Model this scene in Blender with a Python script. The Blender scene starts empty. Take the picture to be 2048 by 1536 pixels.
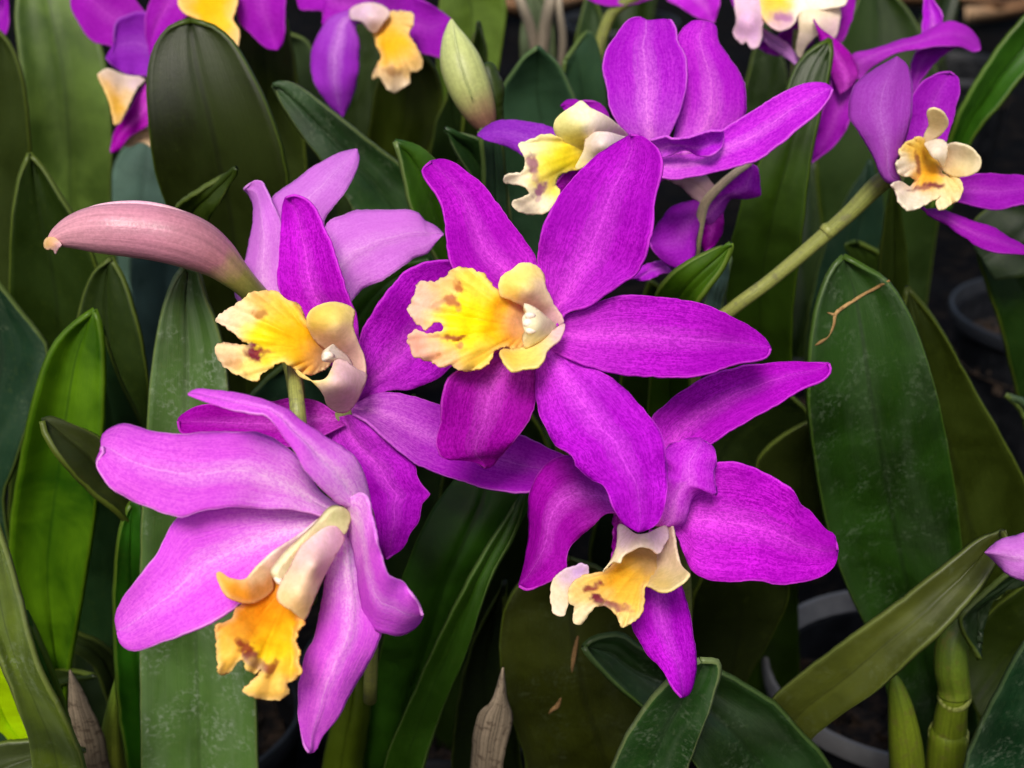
import bpy, bmesh, math, random
import numpy as np
from mathutils import Vector, noise, geometry
R = math.radians
random.seed(7)
sc = bpy.context.scene
col = sc.collection

# ------------------------------------------------------------------ camera
PITCH = R(25); HF = R(19); CAMZ = 0.40
FPX = 1024 / math.tan(HF)                     # focal length in photo pixels (2048 wide)
cd = bpy.data.cameras.new('camera'); cam = bpy.data.objects.new('camera', cd); col.objects.link(cam)
cam.location = (0, 0, CAMZ); cam.rotation_euler = (R(90) - PITCH, 0, 0)
cd.sensor_width = 36; cd.lens = 18 / math.tan(HF)
cd.clip_start = 0.01; cd.clip_end = 400
cd.dof.use_dof = True; cd.dof.focus_distance = 0.292; cd.dof.aperture_fstop = 24
sc.camera = cam
# ------------------------------------------------------------------ sky, sun, exposure
SUN_EL, SUN_AZ = R(48), R(-10)                # high, a little behind the camera, from the left
w = bpy.data.worlds.new('World'); sc.world = w; w.use_nodes = True
nt = w.node_tree; bg = nt.nodes['Background']
sky = nt.nodes.new('ShaderNodeTexSky'); sky.sky_type = 'NISHITA'; sky.sun_disc = False
sky.sun_elevation = SUN_EL; sky.sun_rotation = math.pi + SUN_AZ * -1
sky.air_density = 1.0; sky.dust_density = 3.5; sky.ozone_density = 0.6
nt.links.new(sky.outputs[0], bg.inputs[0]); bg.inputs[1].default_value = 0.085
sl = bpy.data.lights.new('sun', 'SUN'); sun = bpy.data.objects.new('sun', sl); col.objects.link(sun)
sl.energy = 2.6; sl.angle = R(18); sl.color = (1.0, 0.95, 0.86)
sdir = Vector((math.sin(SUN_AZ) * math.cos(SUN_EL), -math.cos(SUN_AZ) * math.cos(SUN_EL), math.sin(SUN_EL)))
sun.rotation_euler = sdir.to_track_quat('Z', 'Y').to_euler(); sun.location = (0, -1, 3)
vs = sc.view_settings; vs.view_transform = 'Standard'; vs.look = 'None'; vs.gamma = 1; vs.exposure = 0.52
vs.use_curve_mapping = False

# ------------------------------------------------------------------ helpers
UP = Vector((0, math.sin(PITCH), math.cos(PITCH))); FW = Vector((0, math.cos(PITCH), -math.sin(PITCH)))
CO = Vector((0, 0, CAMZ))
def P(px, py, d):
    "photo pixel + distance along the view axis -> point of the place"
    return CO + Vector(((px - 1024) / FPX * d, 0, 0)) + UP * (-(py - 768) / FPX * d) + FW * d
def on_level(px, py, z):
    "point of the horizontal plane z seen at a pixel"
    v = P(px, py, 1) - CO; k = (z - CAMZ) / v.z
    return CO + v * k
def lin(c):
    c = c / 255.0
    return c / 12.92 if c <= .04045 else ((c + .055) / 1.055) ** 2.4
def S(*c, k=1.0):
    if len(c) == 1 and isinstance(c[0], str):
        h = c[0].lstrip('#'); c = [int(h[i:i + 2], 16) for i in (0, 2, 4)]
    return tuple(min(.95, lin(v) * k) for v in c)
def pts(s):
    out, tip = [], None
    for i, a in enumerate(s.split()):
        if a[0] == '*': tip = i; a = a[1:]
        out.append(tuple(float(v) for v in a.split(',')))
    return out, tip
def catmull(p, n, closed=False):
    "smooth a polyline; n points per span"
    p = [np.array(q, float) for q in p]; m = len(p); out = []
    rng = range(m) if closed else range(m - 1)
    for i in rng:
        if closed: a, b, c, d = p[i - 1], p[i], p[(i + 1) % m], p[(i + 2) % m]
        else:
            b, c = p[i], p[i + 1]
            a = p[i - 1] if i > 0 else 2 * b - c
            d = p[i + 2] if i + 2 < m else 2 * c - b
        lb = max(np.linalg.norm(c - b), 1e-6)
        la = max(np.linalg.norm(b - a), 1e-6); ld = max(np.linalg.norm(d - c), 1e-6)
        t1 = (c - a) / (la + lb) * lb; t2 = (d - b) / (lb + ld) * lb
        for k in range(n):
            t = k / n
            out.append((2*t**3-3*t**2+1)*b + (t**3-2*t**2+t)*t1 + (-2*t**3+3*t**2)*c + (t**3-t**2)*t2)
    if not closed: out.append(p[-1])
    return np.array(out)
def resample(p, n):
    seg = np.linalg.norm(np.diff(p, axis=0), axis=1); s = np.concatenate([[0], np.cumsum(seg)])
    q = np.linspace(0, s[-1], n)
    return np.stack([np.interp(q, s, p[:, k]) for k in range(p.shape[1])], 1)
def curve1(v, t):
    "smooth value of an evenly spaced list at t"
    if not isinstance(v, (list, tuple)): return v
    x = t * (len(v) - 1); i = min(int(x), len(v) - 2); f = x - i
    g = lambda k: v[max(0, min(len(v) - 1, k))]
    a, b, c, d = g(i - 1), g(i), g(i + 1), g(i + 2)
    return .5 * (2*b + (c-a)*f + (2*a-5*b+4*c-d)*f*f + (3*b-a-3*c+d)*f**3)
def link(name, me, mat, parent):
    o = bpy.data.objects.new(name, me); col.objects.link(o)
    if mat: me.materials.append(mat)
    if parent: o.parent = parent
    return o
def tag(o, label=None, cat=None, group=None, kind=None):
    if label: o['label'] = label
    if cat: o['category'] = cat
    if group: o['group'] = group
    if kind: o['kind'] = kind
    return o
def origin(parent):
    v = Vector()
    while parent: v += parent.location; parent = parent.parent
    return v
def empty(name, loc):
    o = bpy.data.objects.new(name, None); col.objects.link(o); o.location = loc; o.empty_display_size = .01
    return o
def thicken(o, mm):
    m = o.modifiers.new('thickness', 'SOLIDIFY'); m.thickness = mm / 1000; m.offset = 0; m.use_even_offset = False
SEED = [0]; SURF = {}
def lay(o, spine, lift=.86):
    'put a spine of (px, py, radius) onto the front of a ribbon'
    g = SURF[o.name]; out = []
    for x, y, r in spine:
        k = np.argsort((g[:, 0] - x) ** 2 + (g[:, 1] - y) ** 2)[:4]; out.append((x, y, g[k, 2].mean() * 1000 - lift, r))
    return out
def ribbon(name, parent, outline, d, mat, dz=(0, 0), tilt=0, cup=0, crease=0, ruf=0, rf=5, th=.7, nu=17, nv=48, wav=0, nick=1.6):
    """a leaf or petal: traced outline from one side of its base round the tip to the other side.
    dz: depth in mm along the spine, tilt: depth right minus left in mm, cup: depth of the hollow, crease: midrib groove"""
    SEED[0] += 1; sd = SEED[0] * 7.31
    p, tip = pts(outline) if isinstance(outline, str) else outline
    L = resample(catmull(p[:tip + 1], 10), nv + 1); Q = resample(catmull(p[tip:][::-1], 10), nv + 1)
    for E, ph in ((L, 0), (Q, 40)):                      # small nicks and waves along both edges
        tg = np.gradient(E, axis=0); nn = np.stack([tg[:, 1], -tg[:, 0]], 1); nn /= np.linalg.norm(nn, axis=1)[:, None] + 1e-6
        ln = np.linalg.norm(np.diff(E, axis=0), axis=1).sum()
        for j in range(nv + 1):
            q_ = j / nv * ln
            E[j] += nn[j] * nick * math.sin(math.pi * min(1, j / nv * 1.02)) ** .5 * (noise.noise(Vector((q_ * .03, sd, ph))) * 1.6 + noise.noise(Vector((q_ * .11, sd, ph))))
    bm = bmesh.new(); uvl = bm.loops.layers.uv.new('UVMap'); org = origin(parent); grid = []; rec = []
    for j in range(nv + 1):
        t = j / nv; row = []
        base = curve1(dz, t); tl = curve1(tilt, t); cp = curve1(cup, t) if isinstance(cup, (list, tuple)) else cup * math.sin(math.pi * min(1, .12 + t * .86)) ** .7
        for i in range(nu):
            s = i / (nu - 1); c = 2 * s - 1
            px = L[j] * (1 - s) + Q[j] * s
            z = base + tl * (s - .5) + cp * (1 - c * c) + crease * math.exp(-(c / .10) ** 2) * (1 - t * .6)
            if ruf: z += ruf * abs(c) ** 2.5 * noise.noise(Vector((t * rf, sd + (5 if c > 0 else 0), 0))) * 2
            if wav: z += wav * noise.noise(Vector((t * 3.0, s * 2.0, sd)))
            dd = d + z / 1000; rec.append((px[0], px[1], dd))
            row.append((bm.verts.new(P(px[0], px[1], dd) - org), s, t))
        grid.append(row)
    for j in range(nv):
        for i in range(nu - 1):
            q = [grid[j][i], grid[j][i + 1], grid[j + 1][i + 1], grid[j + 1][i]]
            f = bm.faces.new([a[0] for a in q]); f.smooth = True
            for lp, a in zip(f.loops, q): lp[uvl].uv = (a[1], a[2])
    bmesh.ops.remove_doubles(bm, verts=bm.verts, dist=2e-6)
    bmesh.ops.dissolve_degenerate(bm, edges=bm.edges, dist=1e-6)
    me = bpy.data.meshes.new(name); bm.to_mesh(me); bm.free()
    o = link(name, me, mat, parent); SURF[o.name] = np.array(rec)
    if th: thicken(o, th)
    return o
def tps(ctrl):
    c = np.array([q[:2] for q in ctrl], float) / 100; z = np.array([q[2] for q in ctrl], float); n = len(c)
    def U(r2): return r2 * np.log(r2 + 1e-9)
    K = U(((c[:, None] - c[None]) ** 2).sum(-1)) + np.eye(n) * .02
    A = np.zeros((n + 3, n + 3)); A[:n, :n] = K; A[:n, n] = 1; A[:n, n + 1:] = c; A[n, :n] = 1; A[n + 1:, :n] = c.T
    sol = np.linalg.lstsq(A, np.concatenate([z, np.zeros(3)]), rcond=None)[0]
    def f(x):
        x = np.asarray(x, float) / 100
        return U(((x[:, None] - c[None]) ** 2).sum(-1)) @ sol[:n] + sol[n] + x @ sol[n + 1:]
    return f
def inside(poly, q):
    x, y = q[:, 0], q[:, 1]; r = np.zeros(len(q), bool); j = len(poly) - 1
    for i in range(len(poly)):
        a, b = poly[i], poly[j]
        hit = ((a[1] > y) != (b[1] > y)) & (x < (b[0] - a[0]) * (y - a[1]) / (b[1] - a[1] + 1e-12) + a[0])
        r ^= hit; j = i
    return r
def sheet(name, parent, outline, d, depth, colours, mat, blots=(), g=3.6, frill=0, th=.45, wave=0, base=None, ridge=0, edge=.4):
    "an irregular lobe: traced outline, depth in mm from control points, own pigment per point"
    SEED[0] += 1; sd = SEED[0] * 3.7
    p, _ = pts(outline)
    q = catmull(p, 8, True); q = np.vstack([q, q[:1]])
    n = max(24, int(np.linalg.norm(np.diff(q, axis=0), axis=1).sum() / g)); poly = resample(q, n + 1)[:-1]
    if frill:
        nx = np.roll(poly, -1, 0) - np.roll(poly, 1, 0); nx = np.stack([nx[:, 1], -nx[:, 0]], 1)
        nx /= np.linalg.norm(nx, axis=1)[:, None] + 1e-9
        a = np.array([noise.noise(Vector((v[0] * .09, v[1] * .09, sd))) + .9 * noise.noise(Vector((v[0] * .19, v[1] * .19, sd))) for v in poly])
        poly = poly + nx * (a * frill)[:, None]
    lo, hi = poly.min(0), poly.max(0)
    gx, gy = np.meshgrid(np.arange(lo[0], hi[0], g), np.arange(lo[1], hi[1], g * .87))
    gx[1::2] += g / 2; gp = np.stack([gx.ravel(), gy.ravel()], 1); gp = gp[inside(poly, gp)]
    dist = np.sqrt(((gp[:, None] - poly[None]) ** 2).sum(-1)).min(1); gp = gp[dist > g * .55]
    allp = np.vstack([poly, gp])
    v2, _, fc, *_ = geometry.delaunay_2d_cdt([Vector(v) for v in allp], [], [list(range(len(poly)))], 1, 1e-4)
    v2 = np.array([tuple(v) for v in v2])
    z = tps(depth)(v2)
    if wave: z = z + np.array([.45 * wave * noise.noise(Vector((v[0] * .03, v[1] * .03, sd))) for v in v2])
    bd = np.sqrt(((v2[:, None] - poly[None]) ** 2).sum(-1)).min(1); ang = None
    if base is not None:
        e = v2 - np.array(base, float); rr = np.hypot(e[:, 0], e[:, 1]); rm = rr.max(); ang = np.arctan2(e[:, 1], e[:, 0])
        a0 = math.atan2(*(v2.mean(0) - np.array(base, float))[::-1]); ang = (ang - a0 + math.pi) % (2 * math.pi) - math.pi
        rid = np.array([noise.noise(Vector((a * 9, sd, r / rm * 1.5))) for a, r in zip(ang, rr)]); fine = np.array([noise.noise(Vector((a * 26, sd + 4, r / rm * 2))) for a, r in zip(ang, rr)])
        z = z + ridge * (rid * (rr / rm) ** 1.3 * 1.6 + fine * .35 * (rr / rm) * (1.3 - rr / rm) + 1.5 * rid * np.exp(-(bd / 12) ** 2))
    org = origin(parent)
    me = bpy.data.meshes.new(name)
    me.from_pydata([P(v[0], v[1], d + zz / 1000) - org for v, zz in zip(v2, z)], [], [list(f) for f in fc])
    for f in me.polygons: f.use_smooth = True
    cp = np.array([c[:2] for c in colours], float); cc = np.array([S(c[2]) for c in colours]); cr = np.array([c[3] if len(c) > 3 else 45 for c in colours], float)
    jit = np.array([[noise.noise(Vector((v[0] * .06, v[1] * .06, sd))), noise.noise(Vector((v[0] * .06, v[1] * .06, sd + 9)))] for v in v2]) * 9
    wgt = np.exp(-(((v2 + jit)[:, None] - cp[None]) ** 2).sum(-1) / cr[None] ** 2) + 1e-9
    rgb = (wgt @ cc) / wgt.sum(1)[:, None]
    for (bx, by, rx, ry, an, bc, st) in blots:
        ca, sa = math.cos(R(an)), math.sin(R(an)); e = v2 + jit * .8 - np.array([bx, by])
        u = (e[:, 0] * ca + e[:, 1] * sa) / (rx * 1.15); vv = (-e[:, 0] * sa + e[:, 1] * ca) / (ry * 1.25)
        nz = np.array([noise.noise(Vector((q[0] * .12, q[1] * .12, sd + 3))) for q in v2])
        m = np.clip(1.45 - (u * u + vv * vv) + nz * 1.0, 0, 1) * st
        rgb = rgb * (1 - m[:, None]) + np.array(S(bc))[None] * m[:, None]
    if ang is not None:                               # deeper yellow veins fanning out of the throat
        vm = np.clip((fine - .12) * 3.2, 0, 1) * np.exp(-((rr / rm - .45) / .32) ** 2) * .55
        rgb = rgb * (1 - vm[:, None] * np.array([.06, .28, .5])[None])
    em = np.exp(-(bd / 7) ** 2)[:, None] * edge         # thin margins are paler
    rgb = rgb * (1 - em) + (rgb * .35 + np.array([.95, .80, .55]) * .65)[:] * em
    ca = me.color_attributes.new('pigment', 'FLOAT_COLOR', 'POINT')
    for i, c in enumerate(rgb): ca.data[i].color = (c[0], c[1], c[2], 1)
    o = link(name, me, mat, parent)
    if th: thicken(o, th)
    return o
def tube(name, parent, spine, d, mat, n=14, sub=6, flat=1.0):
    "spine: (px, py, dz mm, radius px) list"
    c = catmull(spine, sub); org = origin(parent)
    w3 = [P(q[0], q[1], d + q[2] / 1000) for q in c]; rad = [max(.2, q[3]) * (d + q[2] / 1000) / FPX for q in c]
    bm = bmesh.new(); uvl = bm.loops.layers.uv.new('UVMap'); rings = []
    nrm = None
    for k in range(len(w3)):
        a = w3[max(0, k - 1)]; b = w3[min(len(w3) - 1, k + 1)]; tn = (b - a).normalized()
        if nrm is None: nrm = tn.cross(FW).normalized() if abs(tn.dot(FW)) < .95 else tn.cross(UP).normalized()
        nrm = (nrm - tn * nrm.dot(tn)).normalized(); bi = tn.cross(nrm)
        rings.append([bm.verts.new(w3[k] - org + (nrm * math.cos(2*math.pi*i/n) + bi * math.sin(2*math.pi*i/n) * flat) * rad[k]) for i in range(n)])
    for k in range(len(rings) - 1):
        for i in range(n):
            f = bm.faces.new([rings[k][i], rings[k][(i+1) % n], rings[k+1][(i+1) % n], rings[k+1][i]]); f.smooth = True
            for lp, (ii, kk) in zip(f.loops, ((i, k), (i+1, k), (i+1, k+1), (i, k+1))): lp[uvl].uv = (ii / n, kk / (len(rings) - 1))
    bm.faces.new(rings[0][::-1]); bm.faces.new(rings[-1])
    me = bpy.data.meshes.new(name); bm.to_mesh(me); bm.free()
    return link(name, me, mat, parent)

# ------------------------------------------------------------------ materials
class NT:
    def __init__(s, name):
        s.m = bpy.data.materials.new(name); s.m.use_nodes = True; s.t = s.m.node_tree
        s.b = s.t.nodes['Principled BSDF']; s.out = s.t.nodes['Material Output']
    def n(s, kind, **kw):
        x = s.t.nodes.new('ShaderNode' + kind)
        for k, v in kw.items(): setattr(x, k, v)
        return x
    def set(s, sock, v):
        if isinstance(v, bpy.types.NodeSocket): s.t.links.new(v, sock)
        elif isinstance(v, (tuple, list)) and len(v) == 3 and sock.type == 'RGBA': sock.default_value = (*v, 1)
        else: sock.default_value = v
    def math(s, op, a, b=0.0, clamp=False):
        x = s.n('Math', operation=op, use_clamp=clamp); s.set(x.inputs[0], a); s.set(x.inputs[1], b); return x.outputs[0]
    def mix(s, f, a, b):
        x = s.n('Mix', data_type='RGBA'); s.set(x.inputs[0], f); s.set(x.inputs[6], a); s.set(x.inputs[7], b); return x.outputs[2]
    def step(s, v, lo, hi, a=0.0, b=1.0):
        x = s.n('MapRange', interpolation_type='SMOOTHSTEP'); s.set(x.inputs[0], v)
        for i, q in enumerate((lo, hi, a, b)): x.inputs[1 + i].default_value = q
        return x.outputs[0]
    def noise(s, vec, scale, detail=2.0, rough=.5, dist=0.0):
        x = s.n('TexNoise'); s.set(x.inputs['Vector'], vec); x.inputs['Scale'].default_value = scale
        x.inputs['Detail'].default_value = detail; x.inputs['Roughness'].default_value = rough; x.inputs['Distortion'].default_value = dist
        return x.outputs[0]
    def uv(s):
        u = s.n('UVMap'); u.uv_map = 'UVMap'; sep = s.n('SeparateXYZ'); s.t.links.new(u.outputs[0], sep.inputs[0])
        return u.outputs[0], sep.outputs[0], sep.outputs[1]
    def obj(s): return s.n('TexCoord').outputs['Object']
    def scalev(s, v, k):
        x = s.n('VectorMath', operation='MULTIPLY'); s.set(x.inputs[0], v); x.inputs[1].default_value = k; return x.outputs[0]
    def finish(s, colour, rough=.5, spec=.4, trans=0, tcol=None, bump=None, bs=.2, bd=.0002, sheen=0):
        s.set(s.b.inputs['Base Color'], colour); s.set(s.b.inputs['Roughness'], rough)
        s.b.inputs['Specular IOR Level'].default_value = spec
        if sheen: s.b.inputs['Sheen Weight'].default_value = sheen; s.b.inputs['Sheen Roughness'].default_value = .4
        if bump is not None:
            x = s.n('Bump'); x.inputs['Strength'].default_value = bs; x.inputs['Distance'].default_value = bd
            s.set(x.inputs['Height'], bump); s.t.links.new(x.outputs[0], s.b.inputs['Normal'])
        if trans:
            tr = s.n('BsdfTranslucent'); s.set(tr.inputs[0], tcol if tcol is not None else colour)
            mx = s.n('MixShader'); mx.inputs[0].default_value = trans
            s.t.links.new(s.b.outputs[0], mx.inputs[1]); s.t.links.new(tr.outputs[0], mx.inputs[2]); s.t.links.new(mx.outputs[0], s.out.inputs[0])
        return s.m
CACHE = {}
def petal_mat(deep, light, pale, rib=.55, base=.6, spk=.58):
    key = ('petal', deep, light, pale, rib, base, spk)
    if key in CACHE: return CACHE[key]
    M = NT('petal'); uv, s, t = M.uv(); ob = M.obj()
    c = M.math('MULTIPLY', M.math('ABSOLUTE', M.math('SUBTRACT', s, .5)), 2)
    sp = M.step(M.math('ADD', M.math('MULTIPLY', M.noise(ob, 1900, 1.5, .5, .5), .5), M.math('MULTIPLY', M.noise(M.scalev(uv, (66, 26, 1)), 1, 2, .55, .9), .5)), .445, .545)
    big = M.noise(ob, 65, 3, .55)
    vn = M.step(M.noise(M.scalev(uv, (30, 1.8, 1)), 1, 3, .6, .8), .42, .64)
    f = M.math('ADD', M.math('MULTIPLY', sp, spk), M.math('MULTIPLY', vn, .36), True)
    f = M.math('MULTIPLY', f, M.step(big, .32, .66, .38, 1.0))
    colr = M.mix(f, S(deep), S(light))
    ribm = M.math('MULTIPLY', M.step(M.math('ADD', c, M.math('MULTIPLY', M.math('SUBTRACT', vn, .5), .12)), .03, .42, 1, 0), M.step(t, .25, .98, rib, rib * .12))
    fine = M.math('MULTIPLY', M.step(c, .0, .045, .5, 0), rib)
    bs = M.math('MULTIPLY', M.step(t, .02, .5, base, 0), M.step(vn, 0, 1, .6, 1))
    pm = M.math('MULTIPLY', M.math('ADD', M.math('ADD', ribm, bs), fine, True), M.step(sp, 0, 1, .55, 1.0))
    colr = M.mix(pm, colr, S(pale))
    rnd_ = M.n('ObjectInfo').outputs['Random']; hs = M.n('HueSaturation'); M.set(hs.inputs['Hue'], M.step(rnd_, 0, 1, .492, .506)); M.set(hs.inputs['Value'], M.step(M.math('FRACT', M.math('MULTIPLY', rnd_, 7.3)), 0, 1, .90, 1.04)); M.set(hs.inputs['Color'], colr); colr = hs.outputs[0]
    colr = M.mix(M.step(M.math('ADD', c, M.math('MULTIPLY', M.math('SUBTRACT', vn, .5), .04)), .955, 1, 0, .42), colr, S(pale))
    CACHE[key] = M.finish(colr, .6, .05, .34, None, M.math('ADD', M.math('MULTIPLY', sp, .6), vn), .3, .00022)
    return CACHE[key]
def leaf_mat(c, res=0.0, rim='#8fa055', rough=.42, trans=.12, var=.35, warm=None, k=.42):
    key = ('leaf', c, res, rim, rough, trans, var, warm, k)
    if key in CACHE: return CACHE[key]
    M = NT('leaf'); uv, s, t = M.uv(); ob = M.obj()
    a = M.math('MULTIPLY', M.math('ABSOLUTE', M.math('SUBTRACT', s, .5)), 2)
    big = M.noise(ob, 38, 4, .6, .4); fib = M.noise(M.scalev(uv, (60, 1.3, 1)), 1, 3, .6); fine = M.noise(ob, 900, 3, .6)
    def sat(h, k):
        q = S(h); m = max(q); return tuple(max(.0015, (m - (m - v) * 1.22)) * k for v in q)
    K = k; cb = sat(c, K); dark = tuple(v * .66 for v in cb); lite = sat(warm or c, K * 1.3)
    colr = M.mix(M.step(big, .3, .72), dark, lite)
    colr = M.mix(M.math('MULTIPLY', M.step(fib, .35, .7), var * .55), colr, tuple(v * 1.25 for v in cb))
    colr = M.mix(M.math('MULTIPLY', M.step(fine, .5, .75), .10), colr, sat(rim, K))
    rib = M.step(a, .015, .07, 1, 0)
    colr = M.mix(M.math('MULTIPLY', rib, .45), colr, tuple(v * .5 for v in cb))
    colr = M.mix(M.step(M.math('ADD', a, M.math('MULTIPLY', M.math('SUBTRACT', fine, .5), .02)), .972, .994, 0, .42), colr, sat(rim, .5))
    rg = M.step(big, .3, .7, rough - .06, rough + .12)
    if res:
        r1 = M.noise(ob, 110, 4, .65, .3); r2 = M.noise(ob, 900, 3, .6, .4); r3 = M.noise(M.scalev(uv, (3, 3, 1)), 1, 3, .6, .5)
        mk = M.math('MULTIPLY', M.step(r1, .44, .70), M.step(r2, .46, .66))
        mk = M.math('ADD', M.math('MULTIPLY', mk, .75), M.math('MULTIPLY', M.step(r3, .4, .75), .34))
        mk = M.math('MULTIPLY', mk, res * .6, True)
        colr = M.mix(mk, colr, S('#8d9a86'))
        rg = M.math('ADD', rg, M.math('MULTIPLY', mk, .3), True)
    hgt = M.math('ADD', M.math('MULTIPLY', fib, .8), M.math('MULTIPLY', fine, .35))
    CACHE[key] = M.finish(colr, rg, .38, trans, M.mix(.5, colr, S('#5f8010')), hgt, .30, .0004)
    return CACHE[key]
def lip_mat():
    if 'lip' in CACHE: return CACHE['lip']
    M = NT('lip'); ob = M.obj(); at = M.n('Attribute'); at.attribute_name = 'pigment'
    n1 = M.noise(ob, 1100, 3, .6); n2 = M.noise(ob, 260, 3, .55, .8)
    k = M.math('MULTIPLY', M.step(n1, .3, .7, .94, 1.06), M.step(n2, .3, .7, .96, 1.05))
    mul = M.n('Mix', data_type='RGBA', blend_type='MULTIPLY'); mul.inputs[0].default_value = 1
    cmb = M.n('CombineColor'); M.set(cmb.inputs[0], k); M.set(cmb.inputs[1], k); M.set(cmb.inputs[2], M.math('POWER', k, 1.6))
    M.t.links.new(at.outputs[0], mul.inputs[6]); M.t.links.new(cmb.outputs[0], mul.inputs[7])
    CACHE['lip'] = M.finish(mul.outputs[2], .5, .15, .32, None, M.math('ADD', n1, n2), .12, .0002)
    return CACHE['lip']
def plain_mat(name, stops, rough=.5, spec=.4, stripes=.3, trans=0, blot=None):
    "colour runs along the part (v of its UV map) through the given stops"
    key = (name, tuple(stops), rough)
    if key in CACHE: return CACHE[key]
    M = NT(name); uv, s, t = M.uv(); ob = M.obj()
    rp = M.n('ValToRGB'); M.set(rp.inputs[0], M.math('ADD', t, M.math('MULTIPLY', M.math('SUBTRACT', M.noise(ob, 220, 2), .5), .12)))
    el = rp.color_ramp.elements
    while len(el) < len(stops): el.new(.5)
    for e, (p_, c_) in zip(el, stops): e.position = p_; e.color = (*S(c_), 1)
    st = M.noise(M.scalev(uv, (34, 2.0, 1)), 1, 3, .6); fine = M.noise(ob, 1300, 2, .6)
    k = M.math('MULTIPLY', M.step(st, .3, .7, 1 - stripes, 1 + stripes * .5), M.step(fine, .3, .7, .9, 1.08))
    mul = M.n('Mix', data_type='RGBA', blend_type='MULTIPLY'); mul.inputs[0].default_value = 1
    cmb = M.n('CombineColor')
    for i in range(3): M.set(cmb.inputs[i], k)
    M.t.links.new(rp.outputs[0], mul.inputs[6]); M.t.links.new(cmb.outputs[0], mul.inputs[7])
    colr = mul.outputs[2]
    if blot: colr = M.mix(M.math('MULTIPLY', M.step(M.noise(ob, 420, 3, .6), .52, .66), .75), colr, S(blot))
    CACHE[key] = M.finish(colr, rough, spec, trans, None, M.math('ADD', st, fine), .25, .0003)
    return CACHE[key]

DEEP = petal_mat('#a000b4', '#dc22ec', '#f45cf8', .5, .5)
DEEPR = petal_mat('#96009a', '#c414c8', '#ea60ea', .5, .5)
LILAC = petal_mat('#dc50e4', '#fa78f4', '#ffccf6', .5, .95, .55)
PALE = petal_mat('#ca70d8', '#e090ea', '#f0bcf2', .45, .5, .45)
VIOLET = petal_mat('#ae0ccc', '#dc3eec', '#f88cf8', .5, .5)
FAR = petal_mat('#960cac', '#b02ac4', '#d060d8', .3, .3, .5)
LIP = lip_mat()
STEM = plain_mat('flower_stem', [(0, '#6d7434'), (.5, '#8a8f4a'), (1, '#7e8040')], .45, .4, .3, 0, '#6b6a45')

# ------------------------------------------------------------------ the setting
def ground():
    bm = bmesh.new(); xs = [-60, -8, -2, -.8, -.3, 0, .3, .8, 2, 8, 60]; ys = [-60, -5, -1, 0, .4, .8, 1.2, 2, 4, 10, 90]
    g = [[bm.verts.new((x, y, 0)) for x in xs] for y in ys]
    for j in range(len(ys) - 1):
        for i in range(len(xs) - 1): bm.faces.new((g[j][i], g[j][i+1], g[j+1][i+1], g[j+1][i]))
    me = bpy.data.meshes.new('ground'); bm.to_mesh(me); bm.free()
    M = NT('potting_bench_soil'); ob = M.obj()
    n1 = M.noise(ob, 60, 5, .7, .5); n2 = M.noise(ob, 9, 3)
    colr = M.mix(M.step(n1, .42, .7), (.0015, .0016, .0025), (.009, .007, .006)); colr = M.mix(M.step(n2, .5, .7, 0, .5), colr, (.004, .005, .0065))
    M.finish(colr, .95, .03, 0, None, n1, 1, .01)
    o = link('ground', me, M.m, None); tag(o, kind='structure', label='dark bark strewn bench surface below the pots'); return o
ground()
# ------------------------------------------------------------------ pots
POTM = None
def pot_mat():
    M = NT('black_plastic'); ob = M.obj(); n = M.noise(ob, 70, 4, .6); f = M.noise(ob, 900, 2)
    colr = M.mix(M.step(n, .45, .75, 0, .6), (.003, .0035, .005), (.012, .013, .017))
    return M.finish(colr, M.step(n, .3, .7, .32, .5), .5, 0, None, f, .1, .0002)
POTM = pot_mat()
RIMM = (lambda M: M.finish(M.mix(M.step(M.noise(M.obj(), 45, 4, .6), .4, .7), (.005, .006, .009), (.014, .015, .019)), .5, .4))(NT('dusty_plastic'))
RIMG = (lambda M: M.finish(M.mix(M.step(M.noise(M.obj(), 45, 4, .6), .4, .7), (.10, .10, .108), (.17, .17, .18)), .55, .4))(NT('grey_plastic'))
def bark_mat():
    M = NT('bark_mix'); ob = M.obj(); n = M.noise(ob, 160, 4, .6)
    return M.finish(M.mix(M.step(n, .4, .65), (.006, .005, .005), (.032, .020, .013)), .9, .2, 0, None, n, .6, .002)
BARKM = bark_mat()
def lathe(name, parent, prof, mat, n=48):
    bm = bmesh.new(); rings = [[bm.verts.new((r * math.cos(2*math.pi*i/n), r * math.sin(2*math.pi*i/n), z)) for i in range(n)] for r, z in prof]
    for k in range(len(rings) - 1):
        for i in range(n):
            f = bm.faces.new([rings[k][i], rings[k][(i+1) % n], rings[k+1][(i+1) % n], rings[k+1][i]]); f.smooth = True
    me = bpy.data.meshes.new(name); bm.to_mesh(me); bm.free()
    o = link(name, me, mat, parent)
    e = o.modifiers.new('edges', 'EDGE_SPLIT'); e.split_angle = R(40)
    return o
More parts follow.
